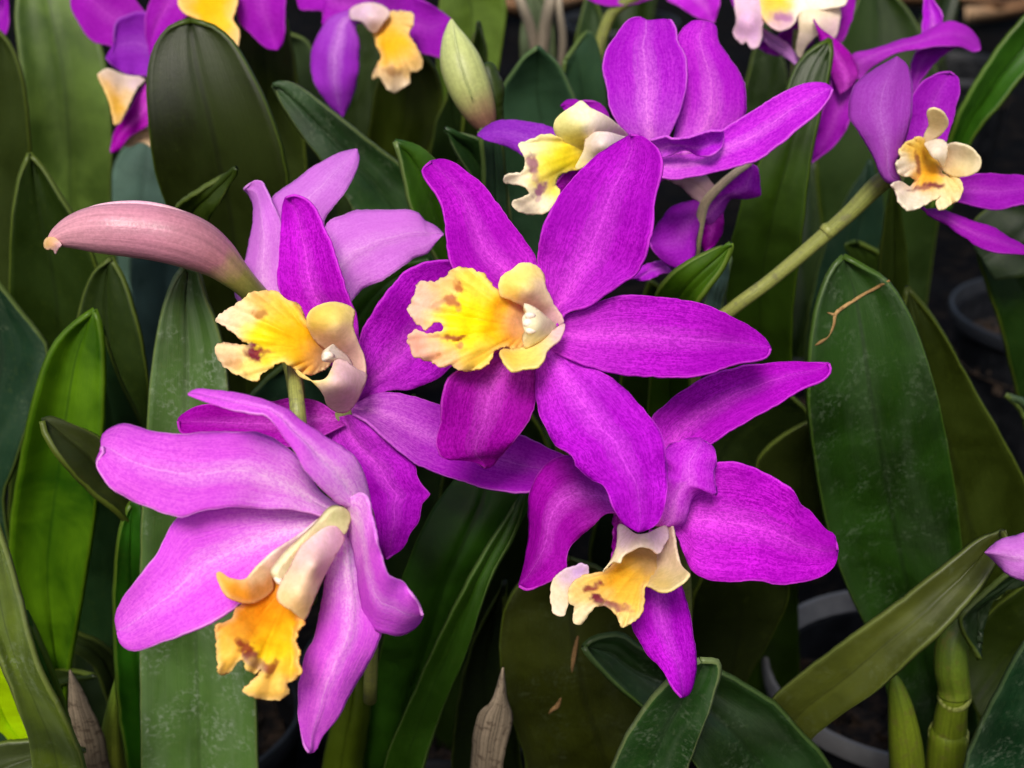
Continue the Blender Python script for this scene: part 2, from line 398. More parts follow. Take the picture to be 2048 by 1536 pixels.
def chips_mesh(r, n, seed):
    rnd = random.Random(seed); bm = bmesh.new()
    for _ in range(n):
        a = rnd.uniform(0, 6.283); q = r * math.sqrt(rnd.random()); c = Vector((q * math.cos(a), q * math.sin(a), rnd.uniform(-.002, .004)))
        sx, sy, sz = rnd.uniform(.003, .008), rnd.uniform(.002, .005), rnd.uniform(.0015, .003); ang = rnd.uniform(0, 6.28); tl = rnd.uniform(-.5, .5)
        vs_ = []
        for z in (-1, 1):
            for (x, y) in ((-1, -1), (1, -1), (1, 1), (-1, 1)):
                p = Vector((x * sx * rnd.uniform(.7, 1), y * sy * rnd.uniform(.7, 1), z * sz + x * sx * tl))
                vs_.append(bm.verts.new(c + Vector((p.x * math.cos(ang) - p.y * math.sin(ang), p.x * math.sin(ang) + p.y * math.cos(ang), p.z))))
        for f in ((3, 2, 1, 0), (4, 5, 6, 7), (0, 1, 5, 4), (1, 2, 6, 5), (2, 3, 7, 6), (3, 0, 4, 7)): bm.faces.new([vs_[i] for i in f])
    me = bpy.data.meshes.new('bark_chips'); bm.to_mesh(me); bm.free(); return me
def pot(px, py, label, r=.05, h=.10, seed=1, rim=None):
    "a round nursery pot whose rim centre is seen at this pixel"
    c = on_level(px, py, h); root = empty('plant_pot', (c.x, c.y, 0)); tag(root, label, 'pot', 'black nursery pots')
    lathe('pot_wall', root, [(r * .72, .0), (r * .74, .002), (r * .93, h - .008), (r * .90, h - .008), (r * .70, .004), (0.0005, .004)], POTM)
    lathe('rim', root, [(r * .935, h - .009), (r * .985, h - .007), (r * 1.0, h - .002), (r * .985, h), (r * .955, h), (r * .945, h - .002), (r * .925, h - .0075)], rim or RIMM)
    o = link('bark_mix', chips_mesh(r * .86, 260, seed), BARKM, root); o.location = (0, 0, h - .028); o['kind'] = 'stuff'
    lathe('bark_bed', root, [(r * .91, h - .028), (0.0005, h - .026)], BARKM)
    return root
POTS = [pot(1822, 1335, 'black round pot whose pale rim shows at lower right under the leaves', .050, .10, 1, RIMG),
        pot(2110, 620, 'black pot behind the right hand leaf, rim cut off by picture edge', .055, .10, 2),
        pot(300, 1400, 'black pot at lower left behind the spotted leaf', .052, .10, 3),
        pot(900, 1330, 'black pot hidden in shade below the middle leaves', .052, .10, 4),
        pot(1900, 130, 'black pot far back at upper right behind the purple flowers', .06, .10, 5),
        pot(1240, 40, 'black pot far back at the top behind the flower stems', .06, .10, 6),
        pot(1560, 640, 'black pot in shade behind the centre flower', .052, .10, 7),
        pot(620, 560, 'black pot in shade behind the pale lilac flower', .052, .10, 8),
        pot(180, 300, 'black pot far back at left behind the wide leaves', .055, .10, 9)]
# ------------------------------------------------------------------ plants
def plant(i, label):
    o = empty('orchid_plant', POTS[i].location + Vector((0, 0, .075))); tag(o, label, 'orchid plant', 'potted orchid plants'); return o
PL = plant(2, 'leafy orchid plant at far left with tall dark green strap leaves')
PC = plant(3, 'leafy orchid plant below the centre flowers with broad leaves and brown scars')
PR = plant(0, 'leafy orchid plant at right with tan scarred leaf and jointed green stems')
PBR = plant(6, 'orchid plant behind with upright olive leaf between the right hand flowers')
PBL = plant(7, 'orchid plant behind with broad dark leaf above the pink bud')
PFL = plant(8, 'orchid plant at back left with tall pale green leaves')
PBC = plant(5, 'orchid plant at the top middle with grey green pointed leaf')
PFR = plant(4, 'orchid plant at upper right edge with blurred diagonal leaf')
def leaf(par, outline, d, dz, c, **kw):
    m = {k: kw.pop(k) for k in ('res', 'rim', 'rough', 'trans', 'var', 'warm', 'k') if k in kw}
    kw.setdefault('crease', 1.2); kw.setdefault('cup', 2.0); kw.setdefault('th', 1.3); kw.setdefault('wav', 2.8); kw.setdefault('nick', 1.3)
    return ribbon('leaf', par, outline, d, leaf_mat(c, **m), dz=dz, **kw)
# --- left plant
La = leaf(PL, '300,2000 288,1700 283,1536 280,1300 281,1100 289,950 297,800 308,700 325,620 346,563 *369,531 397,541 411,590 435,652 451,722 459,800 472,900 498,1150 512,1400 516,1536 515,1700 470,2000', .318, (75, 45, 25, 8, 0), '#6c8c54', res=1.0, cup=4, crease=2.2, rim='#93a061', wav=3)
leaf(PL, '330,2000 285,1750 255,1536 236,1400 228,1250 232,1110 246,1035 *263,1004 281,1010 300,1200 330,1400 365,1536 400,1750 420,2000', .335, (80, 45, 20, 0), '#345c1e', warm='#4a8024', trans=.18, cup=3)
leaf(PL, '190,1760 150,1560 118,1400 100,1340 55,1240 24,1150 21,1060 38,940 64,812 98,705 138,655 *189,619 201,652 208,722 206,850 194,1000 165,1190 140,1330 132,1430 200,1560 230,1760', .335, (85, 60, 30, 10, 0), '#44711f', warm='#7fa82a', k=.5, trans=.35, cup=6, crease=1.5, rim='#7f9a48')
leaf(PL, '330,1130 235,1026 190,990 130,930 92,872 *84,842 103,837 150,850 205,880 250,950 400,1060', .322, (40, 14, 4, 0), '#46502a', cup=3, tilt=6)
leaf(PL, '-60,1700 -110,1300 -120,900 -60,640 *-18,548 40,620 97,702 72,805 30,930 8,1000 40,1200 60,1700', .36, (95, 60, 20, 0), '#33503a', cup=4, res=.25)
leaf(PL, '10,1200 20,900 18,600 22,450 36,360 *58,307 86,335 120,390 152,440 190,520 212,600 230,760 235,1000 250,1200', .385, (90, 50, 15, 0), '#35481f', cup=4)
leaf(PL, '130,1250 150,900 150,680 166,590 190,540 *222,517 246,555 266,612 286,690 300,800 306,1000 330,1250', .375, (80, 40, 10, 0), '#33441e', cup=4, crease=2)
leaf(PL, '140,1300 160,1000 175,800 *204,655 240,758 285,850 330,950 380,1300', .352, (80, 40, 0), '#2f4a2c', cup=3)
leaf(PL, '95,1850 60,1500 28,1395 4,1330 -30,1230 -45,1130 -40,1040 *-12,1030 22,1128 44,1209 66,1295 84,1346 128,1430 170,1536 240,1850', .300, (80, 45, 14, 4, 0), '#6d7f4c', warm='#7d9048', res=.55, cup=2, crease=.6, rim='#a5b070')
leaf(PL, '130,1800 135,1560 118,1420 75,1330 *50,1222 70,1262 105,1345 134,1432 160,1540 190,1800', .315, (70, 45, 12, 0), '#4b7a37', trans=.2, cup=1)
leaf(PL, '70,1760 55,1580 20,1480 -30,1430 -60,1300 *-20,1270 0,1305 30,1380 62,1470 85,1580 110,1760', .330, (60, 40, 20, 0), '#cfee4a', trans=.45, cup=1, rim='#d6ec6a', var=.1, k=1.25)  # sunlit leaf: the sun fleck's brightness is put into its colour
leaf(PL, '-60,1372 60,1352 130,1338 *190,1352 120,1372 50,1420 -60,1450', .372, (30, 20, 0), '#35441f', cup=2)
leaf(PL, '-200,1560 -80,1510 40,1480 *170,1500 60,1560 -60,1640 -200,1700', .345, (0, 0, 0), '#5a6640', cup=2)
leaf(PL, '240,1500 190,1340 130,1290 *100,1255 170,1270 230,1310 290,1480', .40, (40, 15, 0), '#4a5a34', cup=2)
# papery sheath and young bulb at the lower left
SHEATH = plain_mat('dry_sheath', [(0, '#4a4036'), (.5, '#786a58'), (1, '#948470')], .85, .15, .6, 0, '#4a3c30')
BULB = plain_mat('young_stem', [(0, '#5f6420'), (.5, '#7c862c'), (1, '#5b7a24')], .45, .4, .25)
ribbon('dry_sheath', PL, '175,1750 150,1560 138,1430 *140,1340 172,1394 207,1472 226,1580 250,1750', .345, SHEATH, dz=(60, 30, 0), cup=-3, th=.5, ruf=1)
tube('stem', PL, [(260, 1800, 70, 34), (232, 1600, 40, 30), (222, 1500, 26, 24), (226, 1420, 16, 14), (240, 1340, 8, 5)], .35, BULB)
# --- leaves behind on the left
leaf(PFL, '70,900 62,600 56,300 42,140 32,0 *90,-160 150,-40 205,100 220,205 224,308 222,400 240,600 260,900', .50, (70, 30, 5, 0), '#5d7540', warm='#71884c', k=.52, cup=5, crease=-2, rough=.36, rim='#9db070')
leaf(PFL, '-60,900 -60,600 -70,350 -60,150 *-20,45 20,88 42,144 57,239 60,330 50,500 60,900', .43, (70, 35, 0), '#44522a', cup=4)
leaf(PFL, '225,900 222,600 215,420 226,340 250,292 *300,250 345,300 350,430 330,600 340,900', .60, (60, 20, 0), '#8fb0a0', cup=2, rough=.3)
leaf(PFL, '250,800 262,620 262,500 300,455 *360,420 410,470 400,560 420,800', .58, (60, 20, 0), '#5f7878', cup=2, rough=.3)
leaf(PBL, '420,1100 410,800 372,560 335,420 311,350 297,250 294,150 309,90 338,54 *382,40 432,55 471,90 501,140 535,210 560,280 575,350 581,420 578,560 570,800 540,1100', .370, (110, 70, 30, 5, 0), '#343d14', warm='#3d4a18', k=.3, cup=5, crease=2, rim='#6f8440', trans=.05)
leaf(PBL, '1040,760 900,600 800,540 731,465 700,410 650,332 610,280 566,215 *546,170 566,160 602,175 680,235 752,292 802,330 850,382 900,450 1000,560 1100,700', .385, (70, 30, 8, 0), '#34502c', warm='#4a6a40', cup=3, crease=2, rim='#93a066', res=.3)
leaf(PBL, '345,480 352,415 398,380 *472,336 470,350 442,402 418,440 410,500', .350, (18, 8, 0), '#41521f', cup=1.5, rim='#8d9c5c')
leaf(PBL, '470,700 480,400 470,120 *500,-60 560,0 600,200 620,420 640,700', .46, (60, 25, 0), '#3d4a20', cup=3)
leaf(PBL, '560,600 545,340 540,200 *560,60 620,90 660,300 700,600', .50, (60, 25, 0), '#56684a', cup=3)
leaf(PBL, '420,1000 470,840 520,770 *590,716 660,740 680,840 660,1000', .355, (30, 10, 0), '#41604a', cup=2, res=.2)
leaf(PBL, '690,900 640,640 560,560 *480,540 560,500 680,560 760,700 800,900', .40, (50, 20, 0), '#2c3c1c', cup=2)
leaf(PBL, '600,760 660,620 740,540 *860,520 800,600 740,700 700,800', .365, (30, 10, 0), '#3a5a22', cup=2)
# --- centre
leaf(PC, '960,1000 930,700 880,540 822,420 808,360 800,322 *790,283 832,290 862,310 884,335 908,400 930,520 990,700 1020,1000', .345, (90, 50, 15, 0), '#3e5f1e', warm='#557d2a', cup=3, rim='#b5c48a', trans=.2)
leaf(PC, '1100,900 1010,560 940,352 914,310 *891,257 950,274 966,284 990,340 1004,400 1060,560 1180,900', .362, (90, 40, 0), '#33502a', cup=3, rim='#a3b586', crease=2)
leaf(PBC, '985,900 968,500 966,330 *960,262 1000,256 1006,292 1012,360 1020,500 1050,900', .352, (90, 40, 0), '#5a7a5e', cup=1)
leaf(PBC, '1000,560 1002,400 1004,250 1003,182 1021,150 1048,114 *1076,94 1110,120 1131,155 1150,196 1166,262 1180,400 1190,560', .43, (60, 25, 0), '#4b6b4c', warm='#55745a', cup=4, rim='#93aa70', crease=1)
leaf(PBC, '1120,560 1128,300 1120,200 *1130,120 1180,60 1206,140 1216,260 1230,560', .47, (50, 20, 0), '#48664a', cup=3)
leaf(PBC, '800,700 850,400 876,200 872,60 *900,-120 970,-40 1010,0 1004,90 985,220 980,400 960,700', .52, (60, 25, 0), '#67803f', warm='#7c9650', cup=4)
leaf(PBC, '700,700 722,420 738,260 760,150 *820,80 876,150 880,240 850,330 850,700', .47, (60, 25, 0), '#4a5824', cup=4)
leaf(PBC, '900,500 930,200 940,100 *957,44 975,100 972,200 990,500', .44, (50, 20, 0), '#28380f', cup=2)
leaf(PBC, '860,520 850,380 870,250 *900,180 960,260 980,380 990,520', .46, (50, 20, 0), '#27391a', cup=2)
leaf(PC, '700,2000 690,1750 730,1500 752,1350 790,1200 830,1090 870,1010 *960,900 1060,975 1032,1060 982,1152 932,1300 882,1420 842,1536 800,1750 820,2000', .345, (95, 60, 30, 6, 0), '#34521a', warm='#46701f', cup=-3, crease=4, trans=.2, rim='#7f9a55')
leaf(PC, '760,2000 745,1750 768,1536 830,1380 900,1230 970,1100 *1046,985 1030,1062 984,1152 934,1302 884,1422 846,1540 800,1750 840,2000', .337, (90, 55, 28, 5, 0), '#43651f', cup=1, crease=0, trans=.15, rim='#8ea468')
Ly = leaf(PC, '1080,1900 1062,1650 1045,1500 1010,1400 999,1300 1007,1222 1035,1170 1082,1130 *1140,1116 1205,1140 1262,1200 1300,1300 1345,1450 1390,1600 1400,1900', .352, (80, 45, 15, 0), '#383d17', warm='#434a1e', cup=4, crease=.6, rim='#6f7f3e', trans=.04, res=.12)
Lv = leaf(PC, '1540,1800 1440,1600 1350,1480 1285,1416 1230,1368 1178,1312 *1167,1293 1190,1275 1242,1269 1292,1300 1430,1338 1540,1400 1600,1460 1662,1536 1760,1800', .322, (40, 18, 6, 0), '#29401f', warm='#2f4a28', cup=3, crease=2, rim='#6d8450', res=.3)
leaf(PC, '1160,1850 1190,1650 1224,1536 1260,1460 1310,1390 1350,1350 *1400,1320 1439,1327 1426,1400 1401,1470 1377,1536 1360,1650 1370,1850', .305, (70, 40, 15, 0), '#3c5f35', warm='#4b7040', cup=3, crease=2.5, rim='#c2cc96', res=.6)
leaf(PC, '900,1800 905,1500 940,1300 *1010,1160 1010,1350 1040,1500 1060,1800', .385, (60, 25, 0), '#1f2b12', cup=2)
leaf(PC, '640,1900 640,1600 668,1450 *700,1300 735,1380 722,1536 740,1900', .36, (60, 25, 0), '#5a6a22', cup=-6, th=2)
leaf(PC, '1390,1700 1400,1400 1380,1220 *1420,1120 1550,1130 1580,1180 1540,1280 1490,1380 1480,1700', .40, (70, 30, 0), '#2b3414', cup=3)
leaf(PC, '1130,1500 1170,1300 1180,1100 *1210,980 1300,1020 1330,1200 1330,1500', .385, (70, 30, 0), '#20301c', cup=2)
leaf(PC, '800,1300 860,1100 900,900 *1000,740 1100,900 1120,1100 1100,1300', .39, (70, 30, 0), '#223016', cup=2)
ribbon('dry_sheath', PC, '930,1800 942,1536 945,1490 957,1428 982,1404 *1006,1335 1012,1390 1025,1440 1012,1492 1004,1540 1000,1800', .345, SHEATH, dz=(60, 25, 0), cup=-3, th=.5, ruf=2)
# scars on the dark broad leaf
SCAR = plain_mat('scar', [(0, '#8a6a40'), (.5, '#b08c5c'), (1, '#6d5230')], .8, .15, .6, 0, '#5d4426')
SCARD = plain_mat('dark_scar', [(0, '#6d5233'), (.5, '#8a6a45'), (1, '#5d4528')], .8, .2, .5)
tube('scar', Ly, lay(Ly, [(1158, 1262, 1.5), (1152, 1290, 4), (1146, 1320, 5), (1140, 1345, 5), (1134, 1370, 1.5)]), 0, SCARD, 8, 4, .3)
tube('scar', Ly, lay(Ly, [(1122, 1396, 1.5), (1114, 1412, 5), (1104, 1420, 4), (1097, 1428, 1.2)]), 0, SCARD, 8, 4, .3)
# --- right plant
Ls = leaf(PR, '1850,1700 1800,1500 1752,1300 1690,1165 1650,1040 1626,900 1615,800 1620,680 1636,600 1661,540 *1687,512 1722,530 1776,562 1816,622 1852,712 1882,820 1906,950 1921,1060 1928,1140 1940,1300 1960,1500 1960,1700', .335, (105, 70, 35, 8, 0), '#2a4418', warm='#34541e', cup=5, crease=1.8, rim='#6d8a45', res=.28, trans=.06)
tube('scar', Ls, lay(Ls, [(1779, 561, 2), (1765, 568, 3), (1750, 577, 3.2), (1730, 587, 2.8), (1712, 598, 3.2), (1690, 612, 3.4), (1671, 628, 3.8), (1667, 650, 3.2), (1655, 672, 3.4), (1640, 684, 3.8), (1627, 691, 1.2)]), 0, SCAR, 8, 5, .3)
tube('scar', Ls, lay(Ls, [(1671, 629, 3), (1664, 628, 2.5), (1655, 625, 1)]), 0, SCAR, 8, 5, .3)
leaf(PR, '1900,1500 1800,1100 1790,800 1800,660 *1814,574 1870,640 1950,780 2050,962 2120,1150 2160,1500', .378, (90, 40, 0), '#3a451c', warm='#424f22', cup=3)
leaf(PR, '1440,1700 1500,1500 1540,1402 1680,1290 1800,1202 1900,1122 1962,1075 *2006,1061 2013,1076 1972,1160 1902,1242 1850,1292 1742,1390 1642,1460 1600,1520 1540,1700', .312, (90, 40, 12, 2, 0), '#646c3a', warm='#70783e', k=.36, cup=2, crease=.8, rim='#8f9c60', tilt=(0, -4, -5, -2), res=.15)
leaf(PR, '1960,1320 1920,1240 1962,1192 2012,1150 2060,1122 *2140,1090 2120,1130 2050,1166 1990,1200 1960,1260', .335, (10, 4, 0), '#3a5030', cup=1, res=.3)
leaf(PR, '1900,1320 1962,1240 2050,1168 *2180,1100 2160,1250 2060,1400 1990,1500', .365, (20, 10, 0), '#3b4a1c', cup=2)
leaf(PR, '1890,1900 1915,1650 1932,1524 1957,1455 1982,1404 2014,1346 2050,1286 *2120,1230 2160,1300 2170,1500 2140,1900', .310, (60, 30, 0), '#2f5034', warm='#3a6040', cup=4, res=.5, rim='#7f956a')
leaf(PR, '1580,1160 1530,1050 1512,930 1555,878 *1640,830 1690,900 1690,1030 1650,1130', .372, (30, 15, 0), '#353f18', cup=2)
leaf(PBR, '1440,1400 1450,900 1452,660 1458,500 1470,460 1486,393 1520,322 1560,220 1588,137 1620,100 *1660,78 1664,110 1656,162 1642,222 1621,325 1604,478 1586,620 1584,720 1590,900 1600,1400', .388, (130, 90, 50, 20, 4, 0), '#3c5216', warm='#4a661c', cup=3, crease=1, trans=.2, rim='#7f9a48')
leaf(PBR, '1620,900 1610,700 1640,520 1690,400 *1740,320 1770,420 1740,600 1740,900', .48, (50, 20, 0), '#2f4a38', cup=2)
leaf(PBR, '1740,1000 1750,650 1764,480 1780,380 *1790,330 1800,410 1814,506 1818,640 1840,1000', .40, (70, 30, 0), '#4a5c2c', cup=1)
leaf(PBR, '1290,900 1300,760 1310,596 1340,550 1382,520 1440,492 *1461,487 1462,500 1442,542 1412,582 1392,615 1380,760 1400,900', .325, (70, 35, 6, 0), '#557a24', warm='#6f962c', cup=3, rim='#a8bb6a', trans=.25)
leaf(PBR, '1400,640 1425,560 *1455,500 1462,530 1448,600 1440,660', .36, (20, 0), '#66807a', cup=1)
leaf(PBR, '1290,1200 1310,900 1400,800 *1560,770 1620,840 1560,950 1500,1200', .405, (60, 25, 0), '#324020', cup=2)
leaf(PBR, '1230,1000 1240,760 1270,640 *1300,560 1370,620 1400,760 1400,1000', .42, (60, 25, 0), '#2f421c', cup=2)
leaf(PBR, '1690,640 1700,520 1690,490 *1712,482 1740,495 1760,510 1770,640', .45, (20, 0), '#4a6030', cup=1)
leaf(PFR, '1860,420 1898,284 1922,219 1980,120 2050,32 *2160,-80 2190,-20 2120,80 2050,147 1997,212 1943,282 1900,420', .455, (20, 5, 0, 0), '#416a26', warm='#4d7a2c', cup=4, crease=2, trans=.2)
leaf(PFR, '2060,900 2000,650 1978,585 *1950,495 2040,480 2110,560 2140,900', .455, (50, 20, 0), '#2f4a20', cup=2)
leaf(PFR, '1720,900 1660,560 1630,330 1645,160 1690,60 *1740,-60 1830,40 1890,200 1890,330 1860,560 1820,900', .56, (60, 35, 10, 0), '#33481f', cup=3)
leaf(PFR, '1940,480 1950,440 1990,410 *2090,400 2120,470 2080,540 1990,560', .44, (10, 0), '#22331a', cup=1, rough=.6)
leaf(PFR, '2080,900 2040,820 *2012,790 2040,796 2080,830 2110,880', .40, (10, 0), '#5a7050', cup=1)
# jointed green stems standing in the right pot
STEMG = plain_mat('cane', [(0, '#525f10'), (.55, '#5f6e18'), (1, '#465c1c')], .42, .4, .3, 0, '#5a5a24')
for sp in ([(1885, 1800, 60, 42), (1890, 1620, 32, 42), (1893, 1530, 20, 41), (1897, 1470, 14, 39), (1898, 1466, 14, 36), (1902, 1430, 10, 32), (1908, 1394, 6, 30), (1909, 1390, 6, 33), (1908, 1370, 5, 32), (1902, 1330, 2, 34), (1908, 1270, 0, 30), (1940, 1215, -2, 14)],
           [(1830, 1800, 55, 36), (1820, 1620, 30, 36), (1812, 1500, 14, 34), (1802, 1420, 6, 26), (1792, 1370, 2, 15), (1786, 1345, 0, 4)]):
    tube('cane', PR, sp, .355, STEMG, 18)
RING = plain_mat('node_ring', [(0, '#7d8438'), (1, '#8d9450')], .6, .3, .3)
for (x, y, z, r) in ((1897, 1468, 14, 39.5), (1909, 1392, 6, 33)):
    tube('node_ring', PR, [(x, y + 4, z + 1, r - .5), (x, y, z, r + .6), (x, y - 4, z - 1, r - 3)], .355, RING, 18)
# shaded leaves filling the depth between the pots
def back_leaf(par, base, az, ln, lean, wd, c):
    "strap leaf growing from its pot: base point, heading, length, lean outwards, width"
    bm = bmesh.new(); uvl = bm.loops.layers.uv.new('UVMap'); org = origin(par); nv, nu = 14, 5; grid = []
    hd = Vector((math.cos(az), math.sin(az), 0)); sd = Vector((-math.sin(az), math.cos(az), 0)); p = Vector(base); an = lean * .3
    for j in range(nv + 1):
        t = j / nv; w_ = wd * min(1, .35 + t * 2.2) * (1 - max(0, (t - .45) / .55) ** 2.2) ** .6 if t < 1 else 0
        an = lean * (.3 + .9 * t); nr = (hd * math.cos(an) - Vector((0, 0, 1)) * math.sin(an))
        grid.append([(bm.verts.new(p + sd * w_ * (2 * i / (nu - 1) - 1) + nr * -abs(2 * i / (nu - 1) - 1) * -w_ * .25 - org), i / (nu - 1), t) for i in range(nu)])
        p = p + (hd * math.sin(an) + Vector((0, 0, math.cos(an)))) * ln / nv
    for j in range(nv):
        for i in range(nu - 1):
            q = [grid[j][i], grid[j][i+1], grid[j+1][i+1], grid[j+1][i]]; f = bm.faces.new([a[0] for a in q]); f.smooth = True
            for lp, a in zip(f.loops, q): lp[uvl].uv = (a[1], a[2])
    bmesh.ops.remove_doubles(bm, verts=bm.verts, dist=1e-6)
    me = bpy.data.meshes.new('leaf'); bm.to_mesh(me); bm.free()
    o = link('leaf', me, leaf_mat(c), par); thicken(o, 1.3); return o
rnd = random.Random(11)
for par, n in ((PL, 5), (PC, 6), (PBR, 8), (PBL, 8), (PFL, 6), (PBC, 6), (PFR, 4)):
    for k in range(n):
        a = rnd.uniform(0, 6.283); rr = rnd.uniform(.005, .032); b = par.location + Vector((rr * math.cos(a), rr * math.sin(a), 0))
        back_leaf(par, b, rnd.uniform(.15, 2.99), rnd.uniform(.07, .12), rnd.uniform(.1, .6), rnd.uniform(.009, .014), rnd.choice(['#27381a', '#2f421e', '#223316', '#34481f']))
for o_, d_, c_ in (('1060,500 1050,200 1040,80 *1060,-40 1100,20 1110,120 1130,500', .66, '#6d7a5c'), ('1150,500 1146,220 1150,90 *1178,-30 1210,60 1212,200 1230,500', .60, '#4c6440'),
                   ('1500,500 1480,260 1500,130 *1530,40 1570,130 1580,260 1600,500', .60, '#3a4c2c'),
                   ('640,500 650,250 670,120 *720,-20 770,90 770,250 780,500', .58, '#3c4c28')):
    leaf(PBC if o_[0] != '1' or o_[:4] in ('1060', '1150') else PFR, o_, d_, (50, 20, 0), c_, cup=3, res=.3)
DRY = plain_mat('dead_leaf', [(0, '#4a3424'), (.5, '#7a5a40'), (1, '#a08468')], .85, .15, .5)
for k_, (x_, y_, a_, lab) in enumerate(((1935, 18, .3, 'brown dead leaf lying far back at the top right'), (2010, 40, 2.2, 'curled dead leaf lying far back at the upper right corner'), (1780, 12, 1.2, 'small dead leaf lying far back near the top edge, right'),
                                   (1010, 30, .8, 'pale dead leaf lying far back at top centre'), (1150, 16, 2.6, 'brown dead leaf lying far back behind the top stalks'))):
    c_ = on_level(x_, y_, .012); bm = bmesh.new(); uvl = bm.loops.layers.uv.new('UVMap'); g_ = []
    for j in range(9):
        t = j / 8; wd_ = .022 * math.sin(math.pi * (t * .92 + .04)) ** .8
        g_.append([(bm.verts.new((wd_ * (i - 2) / 2 * math.cos(a_) - (t - .5) * .16 * math.sin(a_), wd_ * (i - 2) / 2 * math.sin(a_) + (t - .5) * .16 * math.cos(a_), .018 * abs(i - 2) / 2 + .03 * (t - .5) ** 2)), i / 4, t) for i in range(5)])
    for j in range(8):
        for i in range(4):
            q = [g_[j][i], g_[j][i+1], g_[j+1][i+1], g_[j+1][i]]; f = bm.faces.new([a[0] for a in q]); f.smooth = True
            for lp, a in zip(f.loops, q): lp[uvl].uv = (a[1], a[2])
    me = bpy.data.meshes.new('dead_leaf'); bm.to_mesh(me); bm.free()
    o = link('dead_leaf', me, DRY, None); o.location = c_; thicken(o, .8); tag(o, lab, 'dead leaf', 'dead leaves on the ground')
# ------------------------------------------------------------------ flowers
GRP = 'open orchid flowers'
def flower(label, cx, cy, d, petals, stem=None, name='orchid_flower', stem_mat=None):
    root = empty(name, P(cx, cy, d)); tag(root, label, 'flower', GRP)
    for nm, out, mat, kw in petals:
        ribbon(nm, root, out, d, mat, **{**dict(cup=2.0, crease=.35, ruf=.9, th=.5, wav=1.2), **kw, 'cup': kw.get('cup', 2.0) * .68})
    if stem: tube('flower_stem', root, stem, d, stem_mat or STEM)
    return root
def D(**k): return k
# ---- A: centre flower facing left
fA = flower('large deep purple orchid flower in the centre with yellow ruffled lip facing left', 1095, 665, .285, [
    ('sepal', '1050,640 985,590 930,560 899,525 892,478 885,420 871,386 851,359 844,340 *862,323 886,319 912,328 940,349 970,372 998,410 1025,448 1052,485 1070,513 1090,570 1100,640', DEEP, D(dz=(0, -1, 1, 5, 9), tilt=4, cup=3)),
    ('petal', '1095,650 1076,560 1075,520 1080,478 1093,437 1121,386 1158,342 1199,308 1227,290 *1262,270 1282,270 1303,284 1320,302 1326,328 1319,366 1309,407 1307,444 1297,495 1275,544 1244,565 1213,589 1172,613 1132,626 1112,655', DEEP, D(dz=(0, -3, -5, -4, -1), tilt=-5, cup=3.5, ruf=1.6, rf=7)),
    ('petal', '1102,640 1158,620 1227,594 1278,590 1345,597 1399,606 1450,626 1495,650 1529,674 *1541,697 1536,713 1515,722 1471,729 1416,749 1348,755 1261,751 1220,744 1158,726 1100,700', DEEP, D(dz=(0, -3, -3, 0, 5), tilt=-3, cup=3)),
    ('sepal', '1078,690 1073,739 1072,790 1078,825 1090,855 1111,890 1141,910 1152,934 1182,958 1206,972 1216,990 1226,1015 1245,1045 *1277,1063 1302,1057 1321,1040 1331,1013 1334,961 1329,893 1319,859 1295,828 1261,790 1220,753 1176,732 1104,690', DEEP, D(dz=(-1, -5, -9, -12, -11), tilt=3, cup=-2, ruf=1.5, rf=8)),
    ('sepal', '1020,690 906,746 888,773 881,808 882,842 873,876 875,900 885,917 912,918 947,924 *970,936 985,931 998,914 1039,869 1056,842 1070,808 1073,739 1085,690', DEEPR, D(dz=(0, -4, -6, -4, 3), tilt=3, cup=2.5, ruf=1.2)),
], [(1105, 660, 2, 16), (1115, 690, 14, 17), (1120, 760, 26, 16), (1125, 900, 50, 15), (1120, 1150, 80, 14)])
YC = [(1000, 640, '#ffb400', 34), (930, 640, '#ffec00', 46), (900, 650, '#ffe01c', 30), (960, 560, '#fcdc50', 34), (960, 722, '#fcd44c', 34),
      (845, 600, '#f8ccb4', 34), (838, 690, '#f8bca4', 34), (885, 575, '#f8cc80', 26), (890, 722, '#fac894', 28), (1030, 640, '#e8b890', 24)]
lipA = sheet('lip', fA, '994,582 984,572 974,555 953,543 926,536 902,539 888,556 871,565 847,562 834,572 827,596 817,616 825,637 841,654 854,659 865,647 882,645 888,653 878,664 851,666 830,661 815,676 820,695 830,712 858,722 885,736 899,729 919,741 953,739 977,729 986,708 994,697 1010,694 1045,698 1075,690 1080,640 1050,608 1010,590', .285,
    [(1075, 650, -1), (1040, 650, -4), (1000, 600, -7), (1000, 695, -9), (960, 640, -9), (930, 545, -6), (940, 735, -12), (870, 600, -10), (870, 700, -12), (900, 650, -11), (820, 620, -8), (820, 690, -9), (845, 565, -5), (860, 735, -10)],
    YC, LIP, [(918, 575, 14, 8, 60, '#b86a38', .9), (905, 605, 18, 7, 30, '#bf7048', .9), (880, 608, 16, 5, 160, '#d59a78', .7), (908, 674, 20, 5, 5, '#a04a1c', .95), (878, 673, 14, 4, 5, '#cf8f62', .6), (920, 692, 9, 4, 30, '#c98650', .8), (876, 708, 6, 5, 0, '#d0935c', .7)], frill=4.0, wave=2.0, base=(1060, 655), ridge=1.1)
sheet('side_lobe', lipA, '1000,591 998,568 1005,551 1025,538 1039,527 1059,526 1076,534 1087,551 1090,572 1107,606 1128,644 1106,652 1083,632 1046,612 1018,598', .285,
    [(1005, 560, -8), (1050, 527, -8), (1088, 552, -5), (1128, 645, -3), (1105, 650, -1), (1046, 612, -6), (1005, 592, -9), (1060, 580, -10)],
    [(1030, 560, '#fbe070', 30), (1055, 535, '#fbec8e', 30), (1085, 580, '#f3ddb4', 24), (1115, 630, '#ecc6c6', 22), (1060, 610, '#dcb09c', 26), (1010, 590, '#f2b840', 18)], LIP, frill=1.2, wave=1)
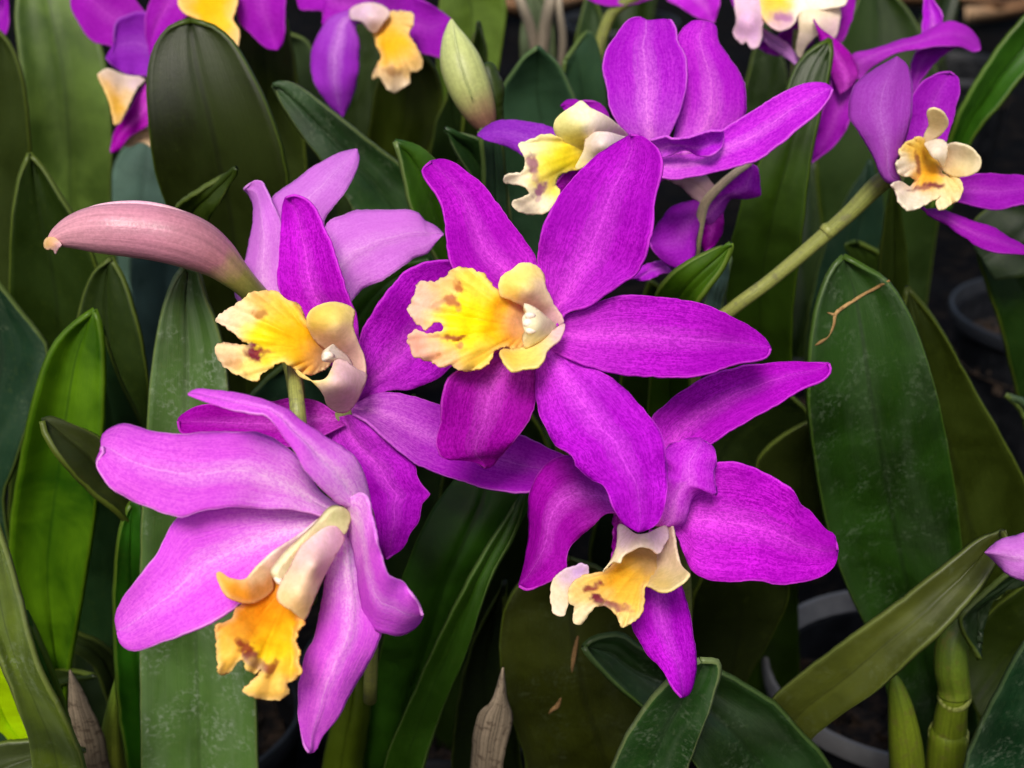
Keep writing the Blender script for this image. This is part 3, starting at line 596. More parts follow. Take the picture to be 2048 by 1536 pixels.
sheet('side_lobe', lipA, '1000,702 1008,726 1025,743 1049,738 1073,736 1088,719 1095,700 1121,678 1129,649 1105,661 1080,678 1056,692 1030,699', .285,
    [(1002, 710, -13), (1040, 741, -16), (1085, 722, -15), (1121, 678, -8), (1129, 649, -4), (1090, 670, -7), (1056, 692, -8), (1020, 699, -9)],
    [(1030, 725, '#fde05c', 30), (1060, 710, '#fde87c', 30), (1090, 690, '#f6e2a4', 20), (1115, 670, '#ecc8cc', 18), (1010, 702, '#f6c440', 16)], LIP, frill=1.2, wave=1)
CREAM = [(0, 0, '#f3e8cc', 4000)]
def column(par, d, outline, depth, cols, g=4):
    return sheet('column', par, outline, d, depth, cols, LIP, g=g, th=1.6)
colA = column(fA, .285, '1047,613 1063,618 1083,633 1107,654 1090,667 1070,680 1049,691 1045,676 1052,662 1047,640 1054,628', [(1048, 614, -9), (1108, 654, -3), (1049, 690, -9), (1070, 650, -13), (1052, 650, -12)],
    [(1050, 620, '#fbf3dc', 20), (1080, 650, '#f0e6c0', 30), (1055, 685, '#efe2b4', 20)])
for (x, y, r) in ((1059, 631, 7.5), (1056, 646, 9.5), (1060, 661, 8)):
    tube('anther', colA, [(x - r, y, -12.2, 1), (x - r * .6, y, -12.6, r * .8), (x, y, -12.7, r), (x + r * .9, y, -12.6, r * .75), (x + r * 1.6, y, -12.2, .8)], .285, plain_mat('anther', [(0, '#f6e6d6'), (1, '#e6ccbc')], .4, .4, .05), 10, 4)
# ---- B: pale lilac flower at the lower left, nodding
fB = flower('light lilac orchid flower at lower left, nodding, with orange yellow fringed lip', 680, 1030, .262, [
    ('petal', '690,1020 640,985 612,940 588,907 547,879 513,867 410,866 359,869 308,864 273,854 246,848 219,859 205,873 *204,893 207,907 194,922 193,933 202,951 222,978 267,1002 321,1025 359,1034 390,1027 437,1016 540,1018 600,1022 680,1045', LILAC, D(dz=(2, -3, -7, -8, -5), tilt=-6, cup=-3, ruf=2.2, rf=6, crease=.5)),
    ('petal', '670,1020 600,1018 500,1014 437,1015 376,1028 352,1036 328,1079 304,1120 273,1158 246,1196 232,1233 *236,1264 243,1288 263,1301 290,1298 325,1286 376,1266 434,1240 482,1207 560,1130 640,1080 682,1050', LILAC, D(dz=(2, -2, -6, -6, 0), tilt=-3, cup=3.5, ruf=1.0)),
    ('sepal', '672,1060 664,1110 650,1165 642,1216 629,1271 612,1308 601,1353 597,1387 598,1438 607,1489 *618,1505 632,1500 642,1476 680,1428 697,1394 718,1356 741,1319 755,1284 763,1256 750,1180 720,1100 700,1050', LILAC, D(dz=(2, 2, 0, -1, 2), tilt=3, cup=-3, crease=-.8)),
    ('petal', '688,1030 694,1060 707,1096 718,1165 728,1230 745,1255 765,1264 793,1270 817,1264 837,1247 *845,1231 837,1206 820,1182 803,1161 777,1148 762,1103 750,1062 742,1015 725,985 690,1000', LILAC, D(dz=(0, -4, -5, -2, 3), tilt=-9, cup=-2.5, ruf=2, rf=6)),
    ('sepal', '720,1018 672,1005 656,989 632,968 608,937 595,910 581,890 554,855 533,832 513,828 461,820 410,803 *377,789 391,780 427,782 479,789 530,801 574,821 602,842 632,862 667,883 700,907 726,945 737,985 740,1025', LILAC, D(dz=(0, -7, -11, -11, -7), tilt=4, cup=-2.5, crease=.8, ruf=.6)),
], [(690, 1030, 3, 16), (715, 1010, 12, 15), (735, 1030, 24, 14), (745, 1150, 50, 14), (740, 1400, 80, 14)])
lipB = sheet('lip', fB, '485,1206 468,1223 461,1240 437,1247 431,1257 434,1301 437,1349 455,1346 485,1320 492,1336 509,1348 523,1338 513,1356 485,1380 506,1392 540,1400 567,1394 578,1380 572,1366 588,1360 604,1342 595,1325 600,1308 591,1284 596,1264 608,1247 601,1236 620,1190 640,1120 620,1090 580,1110 520,1165', .262,
    [(630, 1100, -1), (560, 1170, -4), (485, 1206, -9), (600, 1240, -11), (540, 1230, -7), (440, 1250, -15), (600, 1300, -14), (520, 1290, -14), (437, 1345, -16), (600, 1345, -15), (540, 1398, -15), (500, 1340, -17)],
    [(600, 1120, '#c98a4a', 40), (545, 1185, '#d98a20', 36), (530, 1230, '#f2a012', 40), (560, 1260, '#f9b414', 34), (545, 1300, '#ffd414', 36), (460, 1270, '#f4b440', 30), (450, 1320, '#fbc850', 30), (540, 1370, '#fccb60', 36), (590, 1330, '#fcc430', 22), (490, 1250, '#f0a020', 30)], LIP,
    [(490, 1296, 20, 11, 35, '#8f3a20', .95), (513, 1326, 24, 10, 30, '#a87858', .85), (543, 1334, 17, 7, -55, '#9a4a24', .9), (500, 1310, 10, 6, 20, '#7a2a2a', .7)], frill=3.2, wave=2.0, base=(600, 1140), ridge=1.1)
sheet('side_lobe', lipB, '639,1037 598,1069 547,1103 513,1134 489,1158 458,1156 441,1144 432,1147 441,1175 455,1194 485,1206 510,1205 545,1180 545,1150 560,1122 601,1076 640,1048', .262,
    [(640, 1040, -2), (547, 1103, -9), (489, 1158, -11), (436, 1148, -12), (460, 1194, -14), (510, 1204, -9), (552, 1150, -5), (600, 1078, -3)],
    [(610, 1065, '#fbdcec', 30), (550, 1110, '#fbe6dc', 26), (510, 1145, '#fbe2b4', 22), (450, 1160, '#fbb844', 24), (470, 1190, '#f5a828', 24), (530, 1180, '#dca050', 26)], LIP, frill=.6, wave=1)
sheet('side_lobe', lipB, '649,1055 670,1052 683,1066 687,1079 670,1110 649,1148 625,1202 608,1240 596,1231 581,1219 564,1209 555,1196 560,1172 581,1134 601,1096 625,1073', .262,
    [(660, 1052, -8), (687, 1079, -4), (650, 1148, -8), (608, 1240, -12), (556, 1196, -15), (581, 1134, -13), (615, 1085, -11), (630, 1130, -16), (600, 1190, -17)],
    [(660, 1075, '#fbd4e0', 34), (630, 1120, '#fbd8d0', 34), (600, 1170, '#fbdab4', 34), (585, 1205, '#fbd48c', 24)], LIP, frill=.5, wave=.6)
colB = column(fB, .262, '640,1040 660,1018 680,1012 697,1028 695,1045 684,1070 660,1060 630,1075 600,1112 577,1148 564,1172 556,1163 547,1144 560,1124 601,1078 628,1052', [(680, 1015, -3), (696, 1040, -1), (640, 1045, -5), (600, 1095, -9), (556, 1150, -11), (684, 1068, -3), (590, 1120, -8)],
    [(680, 1030, '#ccd08e', 26), (640, 1060, '#e6e0aa', 26), (600, 1095, '#fbecb8', 30), (570, 1140, '#fff6cc', 26)])
tube('anther', colB, [(548, 1148, -10, 2), (553, 1156, -11, 6), (560, 1163, -11.5, 7), (566, 1168, -11, 3)], .262, plain_mat('anther', [(0, '#f6e6d6'), (1, '#e6ccbc')], .4, .4, .05), 10, 4)
# ---- C: flower at middle left with yellow lip
fC = flower('deep purple orchid flower left of centre with two-toned yellow and pink lip', 695, 810, .300, [
    ('sepal', '640,720 612,642 575,605 554,568 557,525 560,478 566,410 *572,395 588,390 608,396 629,413 646,448 663,489 675,525 684,551 700,602 715,640 712,760', DEEP, D(dz=(4, 6, 4, 6, 8), tilt=-4, cup=4, crease=1)),
    ('petal', '708,800 715,700 724,661 745,626 762,599 783,572 810,544 851,524 *930,520 960,580 950,660 925,715 899,736 871,760 817,780 776,782 715,806', DEEP, D(dz=(5, 6, 5, 6), tilt=6, cup=3, ruf=1.2)),
    ('sepal', '700,800 711,806 748,790 789,785 834,794 880,809 960,835 1039,869 1090,893 1136,915 *1160,950 1120,975 1059,985 1022,985 970,977 899,955 827,924 776,883 735,845 705,828', petal_mat('#a408bc', '#c834d6', '#e488e6', .3, .7), D(dz=(3, 2, 3, 4, 5), tilt=-4, cup=2.5)),
    ('sepal', '670,835 655,880 690,940 725,990 745,1060 760,1100 *773,1118 806,1096 824,1062 837,1042 847,1006 860,989 851,978 837,955 827,925 776,884 735,845 708,828', DEEP, D(dz=(3, 4, 3, 3, 6), tilt=-4, cup=-2.5, crease=.8, ruf=1.3)),
    ('petal', '690,850 600,890 500,890 410,880 370,870 359,862 *356,842 362,832 393,814 427,806 490,804 547,802 581,796 632,801 672,826', DEEPR, D(dz=(2, 2, 2, 3, 6), tilt=3, cup=2, ruf=1)),
], [(690, 828, 3, 20), (684, 842, 10, 17), (672, 880, 22, 15), (668, 1000, 50, 15), (672, 1250, 80, 14)])
lipC = sheet('lip', fC, '612,642 602,616 574,599 557,585 526,582 496,587 489,599 465,613 439,630 432,640 451,654 475,674 499,691 478,691 434,687 432,702 448,732 468,746 513,763 526,746 547,732 567,724 588,736 605,748 640,745 665,720 670,690 640,650', .300,
    [(668, 700, 1), (640, 700, -3), (612, 645, -6), (600, 740, -9), (570, 680, -9), (526, 585, -5), (440, 635, -7), (480, 680, -10), (440, 700, -9), (513, 760, -12), (500, 640, -8)],
    [(650, 710, '#e6bf98', 26), (618, 700, '#f0ac20', 30), (585, 670, '#fdc410', 36), (545, 690, '#ffd60c', 36), (525, 680, '#ffec14', 26), (575, 615, '#f6cc3c', 26), (530, 600, '#f7d25c', 30), (480, 625, '#fbe2b0', 28), (445, 640, '#fce0c4', 22), (455, 710, '#fcd8a4', 30), (500, 745, '#fce27c', 28), (550, 720, '#fde04c', 26)], LIP,
    [(522, 628, 15, 8, 0, '#b87c3c', .85), (518, 600, 16, 14, 0, '#dca858', .5), (508, 706, 18, 12, 25, '#7a1c30', 1.0), (525, 705, 16, 5, 0, '#9a4034', .7), (470, 732, 20, 10, 30, '#d9a060', .55)], frill=3.0, wave=2, base=(655, 705), ridge=1.1)
sheet('side_lobe', lipC, '612,642 619,623 639,609 666,604 690,609 703,615 709,624 705,650 714,678 728,712 732,746 727,772 716,760 705,735 690,720 668,705 640,690 622,668', .300,
    [(612, 645, -9), (666, 604, -8), (709, 624, -4), (731, 746, -1), (700, 735, 1), (668, 705, -2), (630, 670, -6), (675, 650, -9)],
    [(640, 630, '#f9d860', 26), (675, 625, '#fbe67c', 28), (690, 660, '#f0d0a8', 24), (715, 710, '#e8c0b4', 28), (660, 690, '#dfb48c', 26)], LIP, frill=.8, wave=1)
sheet('side_lobe', lipC, '588,735 601,754 622,761 649,758 661,742 668,722 672,718 690,722 712,738 732,748 730,765 721,786 707,811 690,824 670,822 653,808 646,787 625,763', .300,
    [(590, 736, -9), (622, 760, -15), (668, 720, -10), (731, 748, -5), (700, 815, -3), (660, 812, -6), (670, 770, -15), (695, 770, -12)],
    [(610, 750, '#fbe06c', 26), (645, 748, '#fbe684', 18), (690, 750, '#f2ccd4', 30), (690, 800, '#f2d0cc', 30), (660, 785, '#f6dcd0', 22)], LIP, frill=.5, wave=.6)
colC = column(fC, .300, '650,702 660,692 672,702 690,716 700,735 675,722 652,718', [(655, 700, -10), (695, 725, -5), (660, 716, -11)], [(660, 700, '#fff0e2', 20), (690, 720, '#f0d6cc', 20)], 3.5)
tube('anther', colC, [(648, 708, -11, 2), (652, 709, -12, 6.5), (660, 710, -12, 7), (668, 712, -11, 3)], .300, plain_mat('anther', [(0, '#f6e6d6'), (1, '#e6ccbc')], .4, .4, .05), 10, 4)
# ---- D: pale flower seen from behind
fD = flower('pale lilac orchid flower seen from behind beside the pink bud', 600, 600, .318, [
    ('sepal', '560,620 540,520 532,440 543,398 560,383 595,359 632,331 670,311 700,301 *713,299 718,318 711,345 690,385 662,420 648,450 655,520 660,620', PALE, D(dz=(0, 3, 4, 8, 16), tilt=-2, cup=-3, crease=-.6)),
    ('petal', '540,660 474,600 473,570 489,527 499,485 507,444 506,410 499,390 *488,378 506,362 524,362 533,379 541,397 560,440 580,520 600,640', PALE, D(dz=(-1, 0, 1, 2, 8), tilt=-3, cup=-2.5, crease=-.6, ruf=1.2)),
    ('petal', '600,640 620,540 655,445 680,434 714,420 748,422 817,420 837,427 847,441 868,451 *887,469 871,485 854,506 827,517 806,534 769,558 731,575 704,602 660,660', PALE, D(dz=(2, 1, 2, 4, 8), tilt=-3, cup=-2, crease=-.9, ruf=1.4)),
], [(600, 610, 0, 14), (588, 690, -12, 14), (590, 760, -22, 15), (598, 845, -26, 16), (610, 960, -10, 15), (620, 1200, 30, 15)])
# ---- F: lower right flower
fF = flower('deep purple orchid flower at lower right with curled cream and yellow lip', 1310, 1030, .298, [
    ('petal', '1300,1030 1280,930 1302,838 1340,801 1382,770 1416,753 1485,732 1539,726 1587,723 1621,724 *1658,727 1662,742 1649,760 1608,777 1553,811 1485,849 1420,890 1370,960 1350,1040', DEEP, D(dz=(4, 4, 2, 4, 8), tilt=-3, cup=3, crease=.4)),
    ('petal', '1325,1010 1380,960 1432,925 1468,924 1512,937 1553,958 1584,978 1601,1009 1618,1020 1638,1042 1652,1059 1669,1069 *1675,1100 1669,1131 1652,1148 1632,1158 1570,1170 1546,1168 1509,1161 1451,1165 1416,1158 1386,1144 1372,1117 1355,1076 1335,1040', DEEP, D(dz=(2, -2, -3, 0, 6), tilt=2, cup=3.5, ruf=1.6, rf=7)),
    ('petal', '1270,970 1212,972 1160,925 1134,912 1090,931 1063,978 1058,1011 1059,1062 1052,1114 1042,1158 *1038,1172 1056,1180 1090,1168 1117,1155 1131,1141 1134,1110 1152,1079 1186,1052 1213,1028 1260,1030', DEEPR, D(dz=(2, -1, -4, -6, -4), tilt=-7, cup=-3.5, ruf=1.2)),
    ('sepal', '1300,1060 1270,1150 1264,1245 1275,1274 1295,1308 1322,1339 1343,1373 *1363,1395 1378,1387 1389,1353 1391,1308 1386,1264 1375,1216 1363,1175 1335,1060', DEEP, D(dz=(3, 4, 1, -3, -6), tilt=4, cup=-2.5)),
    ('sepal', '1310,1052 1322,980 1325,915 1340,890 1365,880 *1400,877 1426,895 1433,922 1427,948 1434,990 1416,982 1396,985 1384,999 1375,1025 1368,1047 1345,1052', petal_mat('#b818cc', '#e048ec', '#f080f4'), D(dz=(-3, -6, -8, -6, -2), tilt=0, cup=-3, ruf=2.2, rf=9)),
    ('petal', '1250,1030 1228,1030 1226,1080 *1222,1130 1240,1110 1262,1040', DEEPR, D(dz=(4, 5, 6), cup=1)),
], [(1318, 1030, 4, 16), (1340, 1040, 14, 15), (1360, 1080, 28, 14), (1370, 1200, 55, 14), (1370, 1400, 80, 14)])
lipF = sheet('lip', fF, '1206,1144 1230,1122 1250,1092 1280,1080 1310,1092 1330,1120 1320,1150 1302,1168 1290,1172 1288,1202 1281,1230 1261,1247 1244,1255 1234,1233 1217,1216 1196,1212 1179,1226 1160,1250 1146,1243 1148,1213 1138,1204 1136,1186 1146,1164 1176,1148', .298,
    [(1290, 1090, -1), (1250, 1110, -3), (1206, 1144, -9), (1320, 1150, -6), (1288, 1180, -11), (1240, 1170, -8), (1170, 1155, -9), (1140, 1190, -13), (1150, 1240, -14), (1196, 1212, -13), (1244, 1250, -15), (1280, 1220, -14), (1225, 1140, -5)],
    [(1285, 1110, '#c9a368', 30), (1255, 1120, '#d9a428', 26), (1235, 1150, '#f2b41e', 30), (1250, 1185, '#f5c63c', 32), (1275, 1190, '#f3cb52', 26), (1150, 1180, '#f3d47c', 26), (1180, 1160, '#e9c05c', 26), (1155, 1225, '#eddcb0', 24), (1255, 1240, '#f6d984', 22), (1215, 1200, '#e9c070', 20)], LIP,
    [(1185, 1176, 17, 6, -18, '#8a3c34', .95), (1195, 1200, 15, 8, 45, '#7a2c3a', 1.0), (1218, 1209, 22, 7, 22, '#8a3a44', .9), (1242, 1216, 18, 7, 15, '#b0705c', .75)], frill=1.6, wave=1.6, base=(1300, 1110), ridge=1.0)
sheet('side_lobe', lipF, '1240,1049 1280,1070 1330,1052 1337,1072 1327,1092 1316,1108 1300,1098 1281,1095 1262,1103 1246,1112 1240,1126 1226,1124 1208,1140 1206,1144 1222,1122 1234,1090', .298,
    [(1240, 1050, -3), (1330, 1055, -5), (1285, 1070, -13), (1316, 1108, -11), (1281, 1095, -14), (1240, 1124, -13), (1206, 1144, -11), (1232, 1092, -8)],
    [(1260, 1070, '#f6dfe4', 30), (1310, 1075, '#f0d4dc', 26), (1280, 1092, '#f8e4c4', 18), (1230, 1120, '#fbecc4', 20)], LIP, frill=.6, wave=.6)
sheet('side_lobe', lipF, '1330,1055 1343,1046 1353,1096 1363,1131 1379,1147 1374,1158 1363,1168 1340,1182 1319,1184 1302,1175 1290,1170 1284,1140 1295,1115 1316,1106 1328,1090', .298,
    [(1340, 1048, -3), (1353, 1096, -7), (1378, 1147, -15), (1340, 1182, -16), (1302, 1175, -12), (1288, 1150, -5), (1316, 1108, -2), (1335, 1140, -7)],
    [(1340, 1075, '#e4c8b8', 26), (1345, 1120, '#e6d0b0', 26), (1355, 1155, '#f0dca0', 24), (1320, 1170, '#f5da80', 26), (1300, 1130, '#c4a080', 26)], LIP, frill=.8, wave=1)
sheet('fringe', lipF, '1177,1146 1176,1131 1162,1127 1145,1133 1131,1137 1107,1158 1102,1178 1101,1202 1107,1226 1124,1233 1133,1223 1138,1204 1146,1175 1160,1155', .298,
    [(1170, 1132, -10), (1107, 1160, -11), (1102, 1200, -12), (1124, 1232, -13), (1142, 1180, -10), (1165, 1150, -9)],
    [(1160, 1140, '#cfa8e0', 20), (1135, 1155, '#dcbcd8', 18), (1115, 1185, '#eedbb8', 26), (1120, 1220, '#f0e0c8', 20)], LIP, frill=1.8, wave=1)
# ---- G: flower behind the centre one, upper right
fG = flower('bright violet orchid flower behind centre with cream lip, notched upper petal', 1285, 290, .335, [
    ('petal', '1285,310 1261,272 1240,253 1220,219 1213,178 1206,137 1213,96 1234,68 1254,41 1276,33 *1290,43 1316,49 1341,37 1352,55 1356,82 1369,106 1374,137 1369,188 1360,226 1343,260 1320,310', petal_mat('#ae08c8', '#da3ce8', '#f890f6', .6, .5), D(dz=(2, 0, 1, 4, 8), tilt=-2, cup=4, ruf=1.2)),
    ('petal', '1340,310 1351,253 1352,160 1352,90 1360,64 1386,43 *1406,43 1430,51 1437,82 1461,120 1481,150 1491,185 1490,229 1462,270 1400,310', VIOLET, D(dz=(6, 8, 8, 8, 11), tilt=1, cup=-3, crease=-.6)),
    ('sepal', '1300,300 1340,310 1410,300 1447,258 1492,229 1539,202 1587,174 1621,165 1649,167 *1665,178 1659,195 1635,226 1594,260 1553,294 1519,318 1451,338 1382,354 1340,358 1300,350', VIOLET, D(dz=(0, -2, -3, -5, -4), tilt=-5, cup=3)),
    ('petal', '1300,280 1330,272 1348,277 1380,272 1420,262 *1446,262 1447,285 1437,301 1410,314 1369,300 1340,310 1310,320', VIOLET, D(dz=(-4, -6, -8, -6), tilt=5, cup=4, ruf=1)),
    ('sepal', '1180,330 1100,325 1049,313 1029,301 1005,289 974,282 *955,270 970,255 1005,241 1049,243 1090,251 1130,268 1200,290', petal_mat('#8f22b8', '#a840cc', '#b860d4'), D(dz=(4, 6, 8, 11), tilt=3, cup=-2)),
    ('petal', '1180,260 1140,232 *1122,212 1135,200 1160,200 1200,206 1218,232 1230,270', FAR, D(dz=(8, 10, 12), cup=1)),
    ('petal', '1340,350 1310,330 1150,330 *1108,372 1100,385 1180,400 1300,380', DEEPR, D(dz=(6, 8, 10), cup=1)),
], [(1295, 300, 2, 16), (1330, 330, 10, 14), (1380, 330, 20, 11)])
lipG = sheet('lip', fG, '1107,270 1083,270 1066,279 1039,286 1037,294 1046,308 1051,328 1042,345 1010,351 1008,365 1042,371 1059,386 1040,396 1023,405 1029,417 1046,427 1080,429 1100,420 1121,386 1111,369 1121,349 1158,338 1200,312 1230,290 1235,270 1200,262 1172,275 1140,280', .335,
    [(1235, 275, 0), (1190, 300, -6), (1120, 349, -10), (1107, 270, -11), (1140, 300, -9), (1045, 290, -13), (1060, 330, -15), (1010, 358, -14), (1050, 390, -15), (1030, 410, -13), (1100, 420, -14), (1100, 340, -13)],
    [(1150, 310, '#fbe22c', 36), (1110, 325, '#ffea20', 34), (1090, 360, '#fbe668', 24), (1080, 285, '#fbf0a8', 26), (1055, 300, '#f6eecb', 24), (1025, 355, '#f8ecd4', 24), (1060, 410, '#f6e8cc', 30), (1200, 280, '#f6ecd0', 30)], LIP,
    [(1064, 330, 9, 20, -10, '#a06a78', .95), (1078, 378, 16, 8, -50, '#9a5a80', .95), (1070, 352, 8, 10, 0, '#b88890', .6), (1078, 396, 5, 4, 0, '#c090a0', .6)], frill=1.8, wave=1.6, base=(1225, 280), ridge=1.0)
sheet('side_lobe', lipG, '1107,253 1111,239 1124,226 1145,213 1162,202 1179,215 1213,232 1240,253 1256,272 1240,286 1205,296 1172,300 1140,290 1114,272', .335,
    [(1108, 255, -13), (1162, 203, -14), (1240, 253, -8), (1250, 275, -2), (1172, 296, -8), (1114, 272, -11), (1170, 250, -17)],
    [(1135, 245, '#fbf4a0', 28), (1165, 225, '#fbf6d4', 24), (1200, 245, '#f6e6d8', 28), (1240, 265, '#ecc8d8', 22), (1150, 280, '#f9ec70', 22)], LIP, frill=.6, wave=.8)
sheet('side_lobe', lipG, '1174,272 1206,264 1247,273 1262,278 1240,290 1227,292 1193,316 1158,339 1150,335 1168,300', .335,
    [(1174, 272, -12), (1247, 274, -10), (1260, 280, -6), (1193, 316, -13), (1155, 337, -12), (1200, 290, -18)],
    [(1230, 278, '#ead4e0', 30), (1185, 290, '#f4e4d0', 26), (1160, 325, '#f8e8a0', 22)], LIP, frill=.5, wave=.6)
# ---- H: half hidden flower below G, seen from behind
fH = flower('small purple flower seen from behind, half hidden below the bright violet one', 1405, 410, .358, [
    ('petal', '1405,425 1413,403 1440,385 1470,350 *1500,326 1515,335 1519,369 1521,390 1492,398 1461,396 1444,424 1420,448 1410,440', VIOLET, D(dz=(0, -3, -5), tilt=4, cup=-2, ruf=1)),
    ('petal', '1405,400 1382,403 1345,413 1322,440 1309,461 *1299,485 1312,509 1345,535 1380,537 1389,510 1392,478 1405,425', FAR, D(dz=(0, -2, 2), tilt=-4, cup=-3)),
    ('petal', '1408,420 1400,450 1402,480 *1410,505 1430,489 1444,461 1446,424 1425,415', DEEPR, D(dz=(2, 3, 5), cup=-2)),
    ('petal', '1330,520 1290,530 *1264,556 1290,562 1320,550 1345,545', VIOLET, D(dz=(4, 6, 8), cup=1)),
    ('sepal', '1430,372 1400,345 1360,352 *1330,356 1360,372 1380,390 1405,408', petal_mat('#c9a4a8', '#d8b8b4', '#e4ccc0', .2, .2, .2), D(dz=(0, 2, 3), cup=-2)),
], [(1500, 325, -6, 7), (1465, 350, -7, 8), (1433, 379, -6, 9), (1410, 407, -4, 10), (1400, 444, -2, 10), (1392, 500, 4, 9), (1385, 620, 30, 9), (1380, 800, 60, 9)], stem_mat=plain_mat('pale_stem', [(0, '#d6c6a4'), (.5, '#c4b48c'), (1, '#8c8a50')], .5, .3, .25))
# ---- I: right hand flower
fI = flower('purple orchid flower at right edge with cream lip and outspread lobes', 1860, 340, .345, [
    ('petal', '1830,340 1806,290 1814,240 1824,191 1844,164 1874,147 *1900,144 1916,155 1920,175 1915,205 1902,253 1885,300 1870,340', FAR, D(dz=(2, 4, 5, 7), cup=2.5)),
    ('petal', '1800,370 1774,364 1758,342 1744,308 1717,263 1700,236 1699,205 1710,171 1731,150 1765,130 *1794,114 1816,135 1824,191 1820,239 1806,287 1790,328 1800,360', petal_mat('#9f38b0', '#b255c6', '#c77ad6', .5, .3, .4), D(dz=(-2, -4, -5, -3, 2), tilt=0, cup=-4)),
    ('petal', '1870,360 1930,352 1956,347 1997,348 2050,352 *2100,372 2080,400 2032,411 1997,420 1963,415 1915,403 1870,390', FAR, D(dz=(0, 0, 2, 4), cup=2, tilt=-2)),
    ('sepal', '1830,390 1844,418 1881,419 1929,437 1984,455 2018,475 2052,495 *2078,508 2040,508 1997,506 1963,497 1929,475 1895,451 1855,430', FAR, D(dz=(2, 2, 2, 4), cup=-2, tilt=-3, crease=-.5)),
], [(1800, 350, 4, 15), (1765, 362, 8, 20), (1700, 425, 12, 17), (1620, 495, 16, 15), (1540, 562, 20, 14), (1465, 618, 24, 14), (1400, 680, 34, 14), (1380, 900, 80, 14)])
for (x_, y_, z_, r_) in ((1655, 462, 14, 16.2),):
    tube('node', fI, [(x_ + 7, y_ - 6, z_, r_ - 1), (x_, y_, z_, r_ + 1.2), (x_ - 7, y_ + 6, z_, r_ - 1.5)], .345, STEM, 14)
lipI = sheet('lip', fI, '1806,290 1822,279 1840,273 1858,288 1870,310 1881,328 1886,348 1915,352 1926,373 1922,393 1902,410 1878,419 1871,407 1883,392 1860,404 1844,414 1816,420 1796,403 1792,385 1782,369 1796,361 1820,373 1830,362 1820,354 1799,349 1792,328 1800,314 1797,300', .345,
    [(1860, 320, -2), (1840, 275, -8), (1805, 295, -11), (1795, 330, -16), (1825, 355, -10), (1785, 370, -17), (1820, 375, -8), (1800, 405, -17), (1845, 412, -16), (1880, 415, -15), (1922, 385, -12), (1885, 350, -6), (1855, 360, -7)],
    [(1825, 290, '#f2cf58', 24), (1850, 310, '#f5c030', 20), (1855, 345, '#f4b820', 24), (1845, 365, '#eeb030', 18), (1905, 375, '#f3dc94', 24), (1890, 400, '#f6e6b8', 22), (1805, 330, '#efe0c8', 20), (1800, 370, '#ead6cc', 18), (1825, 405, '#f2e8d2', 28)], LIP,
    [(1834, 328, 5, 16, 0, '#9a5c3c', .9), (1868, 371, 20, 5, 8, '#7c3440', .95), (1838, 378, 22, 4, -10, '#84444c', .8), (1884, 352, 4, 3, 0, '#a04a30', .8)], frill=1.6, wave=1.5, base=(1865, 315), ridge=.9)
sheet('side_lobe', lipI, '1854,223 1867,216 1886,224 1897,243 1891,260 1872,277 1852,286 1848,270 1857,252', .345, [(1860, 220, -14), (1895, 243, -12), (1852, 284, -6), (1875, 255, -9)],
    [(1870, 230, '#f2dc9c', 24), (1885, 255, '#f0dcac', 20), (1860, 275, '#eed8b0', 18)], LIP, frill=.8, wave=1)
sheet('side_lobe', lipI, '1885,300 1893,290 1912,285 1943,296 1962,321 1956,342 1936,352 1908,353 1887,342 1880,325', .345, [(1885, 320, -6), (1912, 286, -13), (1960, 320, -14), (1936, 352, -11), (1900, 350, -7), (1920, 320, -10)],
    [(1900, 310, '#e8d8c0', 24), (1935, 320, '#f3e6bc', 28), (1920, 342, '#f2dc98', 22)], LIP, frill=.8, wave=1)
column(fI, .345, '1851,292 1862,286 1880,284 1890,292 1888,315 1884,332 1874,318 1862,305', [(1855, 292, -8), (1885, 288, -9), (1884, 330, -8), (1872, 303, -13)], [(1870, 300, '#efe4d4', 30), (1882, 325, '#d8c8a8', 16)], 3)
# ---- J: flower behind at upper right, seen from the side
fJ = flower('purple orchid flower at upper right seen from the side with drooping tip', 1720, 150, .415, [
    ('sepal', '1700,160 1700,113 1758,96 1799,82 1844,68 1881,48 1908,43 1936,55 1956,79 *1961,99 1946,104 1922,94 1878,93 1837,99 1799,104 1770,118 1741,138 1720,160', petal_mat('#a81cc0', '#c43ed6', '#d870e2', .3, .3, .4), D(dz=(0, -6, -10, -8, 0), tilt=-6, cup=-2)),
    ('petal', '1838,110 1844,68 1845,34 *1850,-25 1864,-5 1881,21 1886,44 1880,90', VIOLET, D(dz=(2, 2, 5), cup=2)),
    ('petal', '1818,200 1820,144 1837,100 1878,95 *1913,94 1881,116 1854,144 1838,168 1826,195', FAR, D(dz=(0, -2, -2), cup=2)),
    ('petal', '1680,190 1650,120 1640,80 *1627,39 1640,58 1666,75 1690,96 1710,126 1714,150 1703,172', DEEPR, D(dz=(-2, -4, 0), cup=-2)),
    ('sepal', '1650,150 1662,164 1648,212 1632,260 *1620,328 1676,284 1700,239 1720,180 1700,150', FAR, D(dz=(0, 2, 5), cup=2)),
])
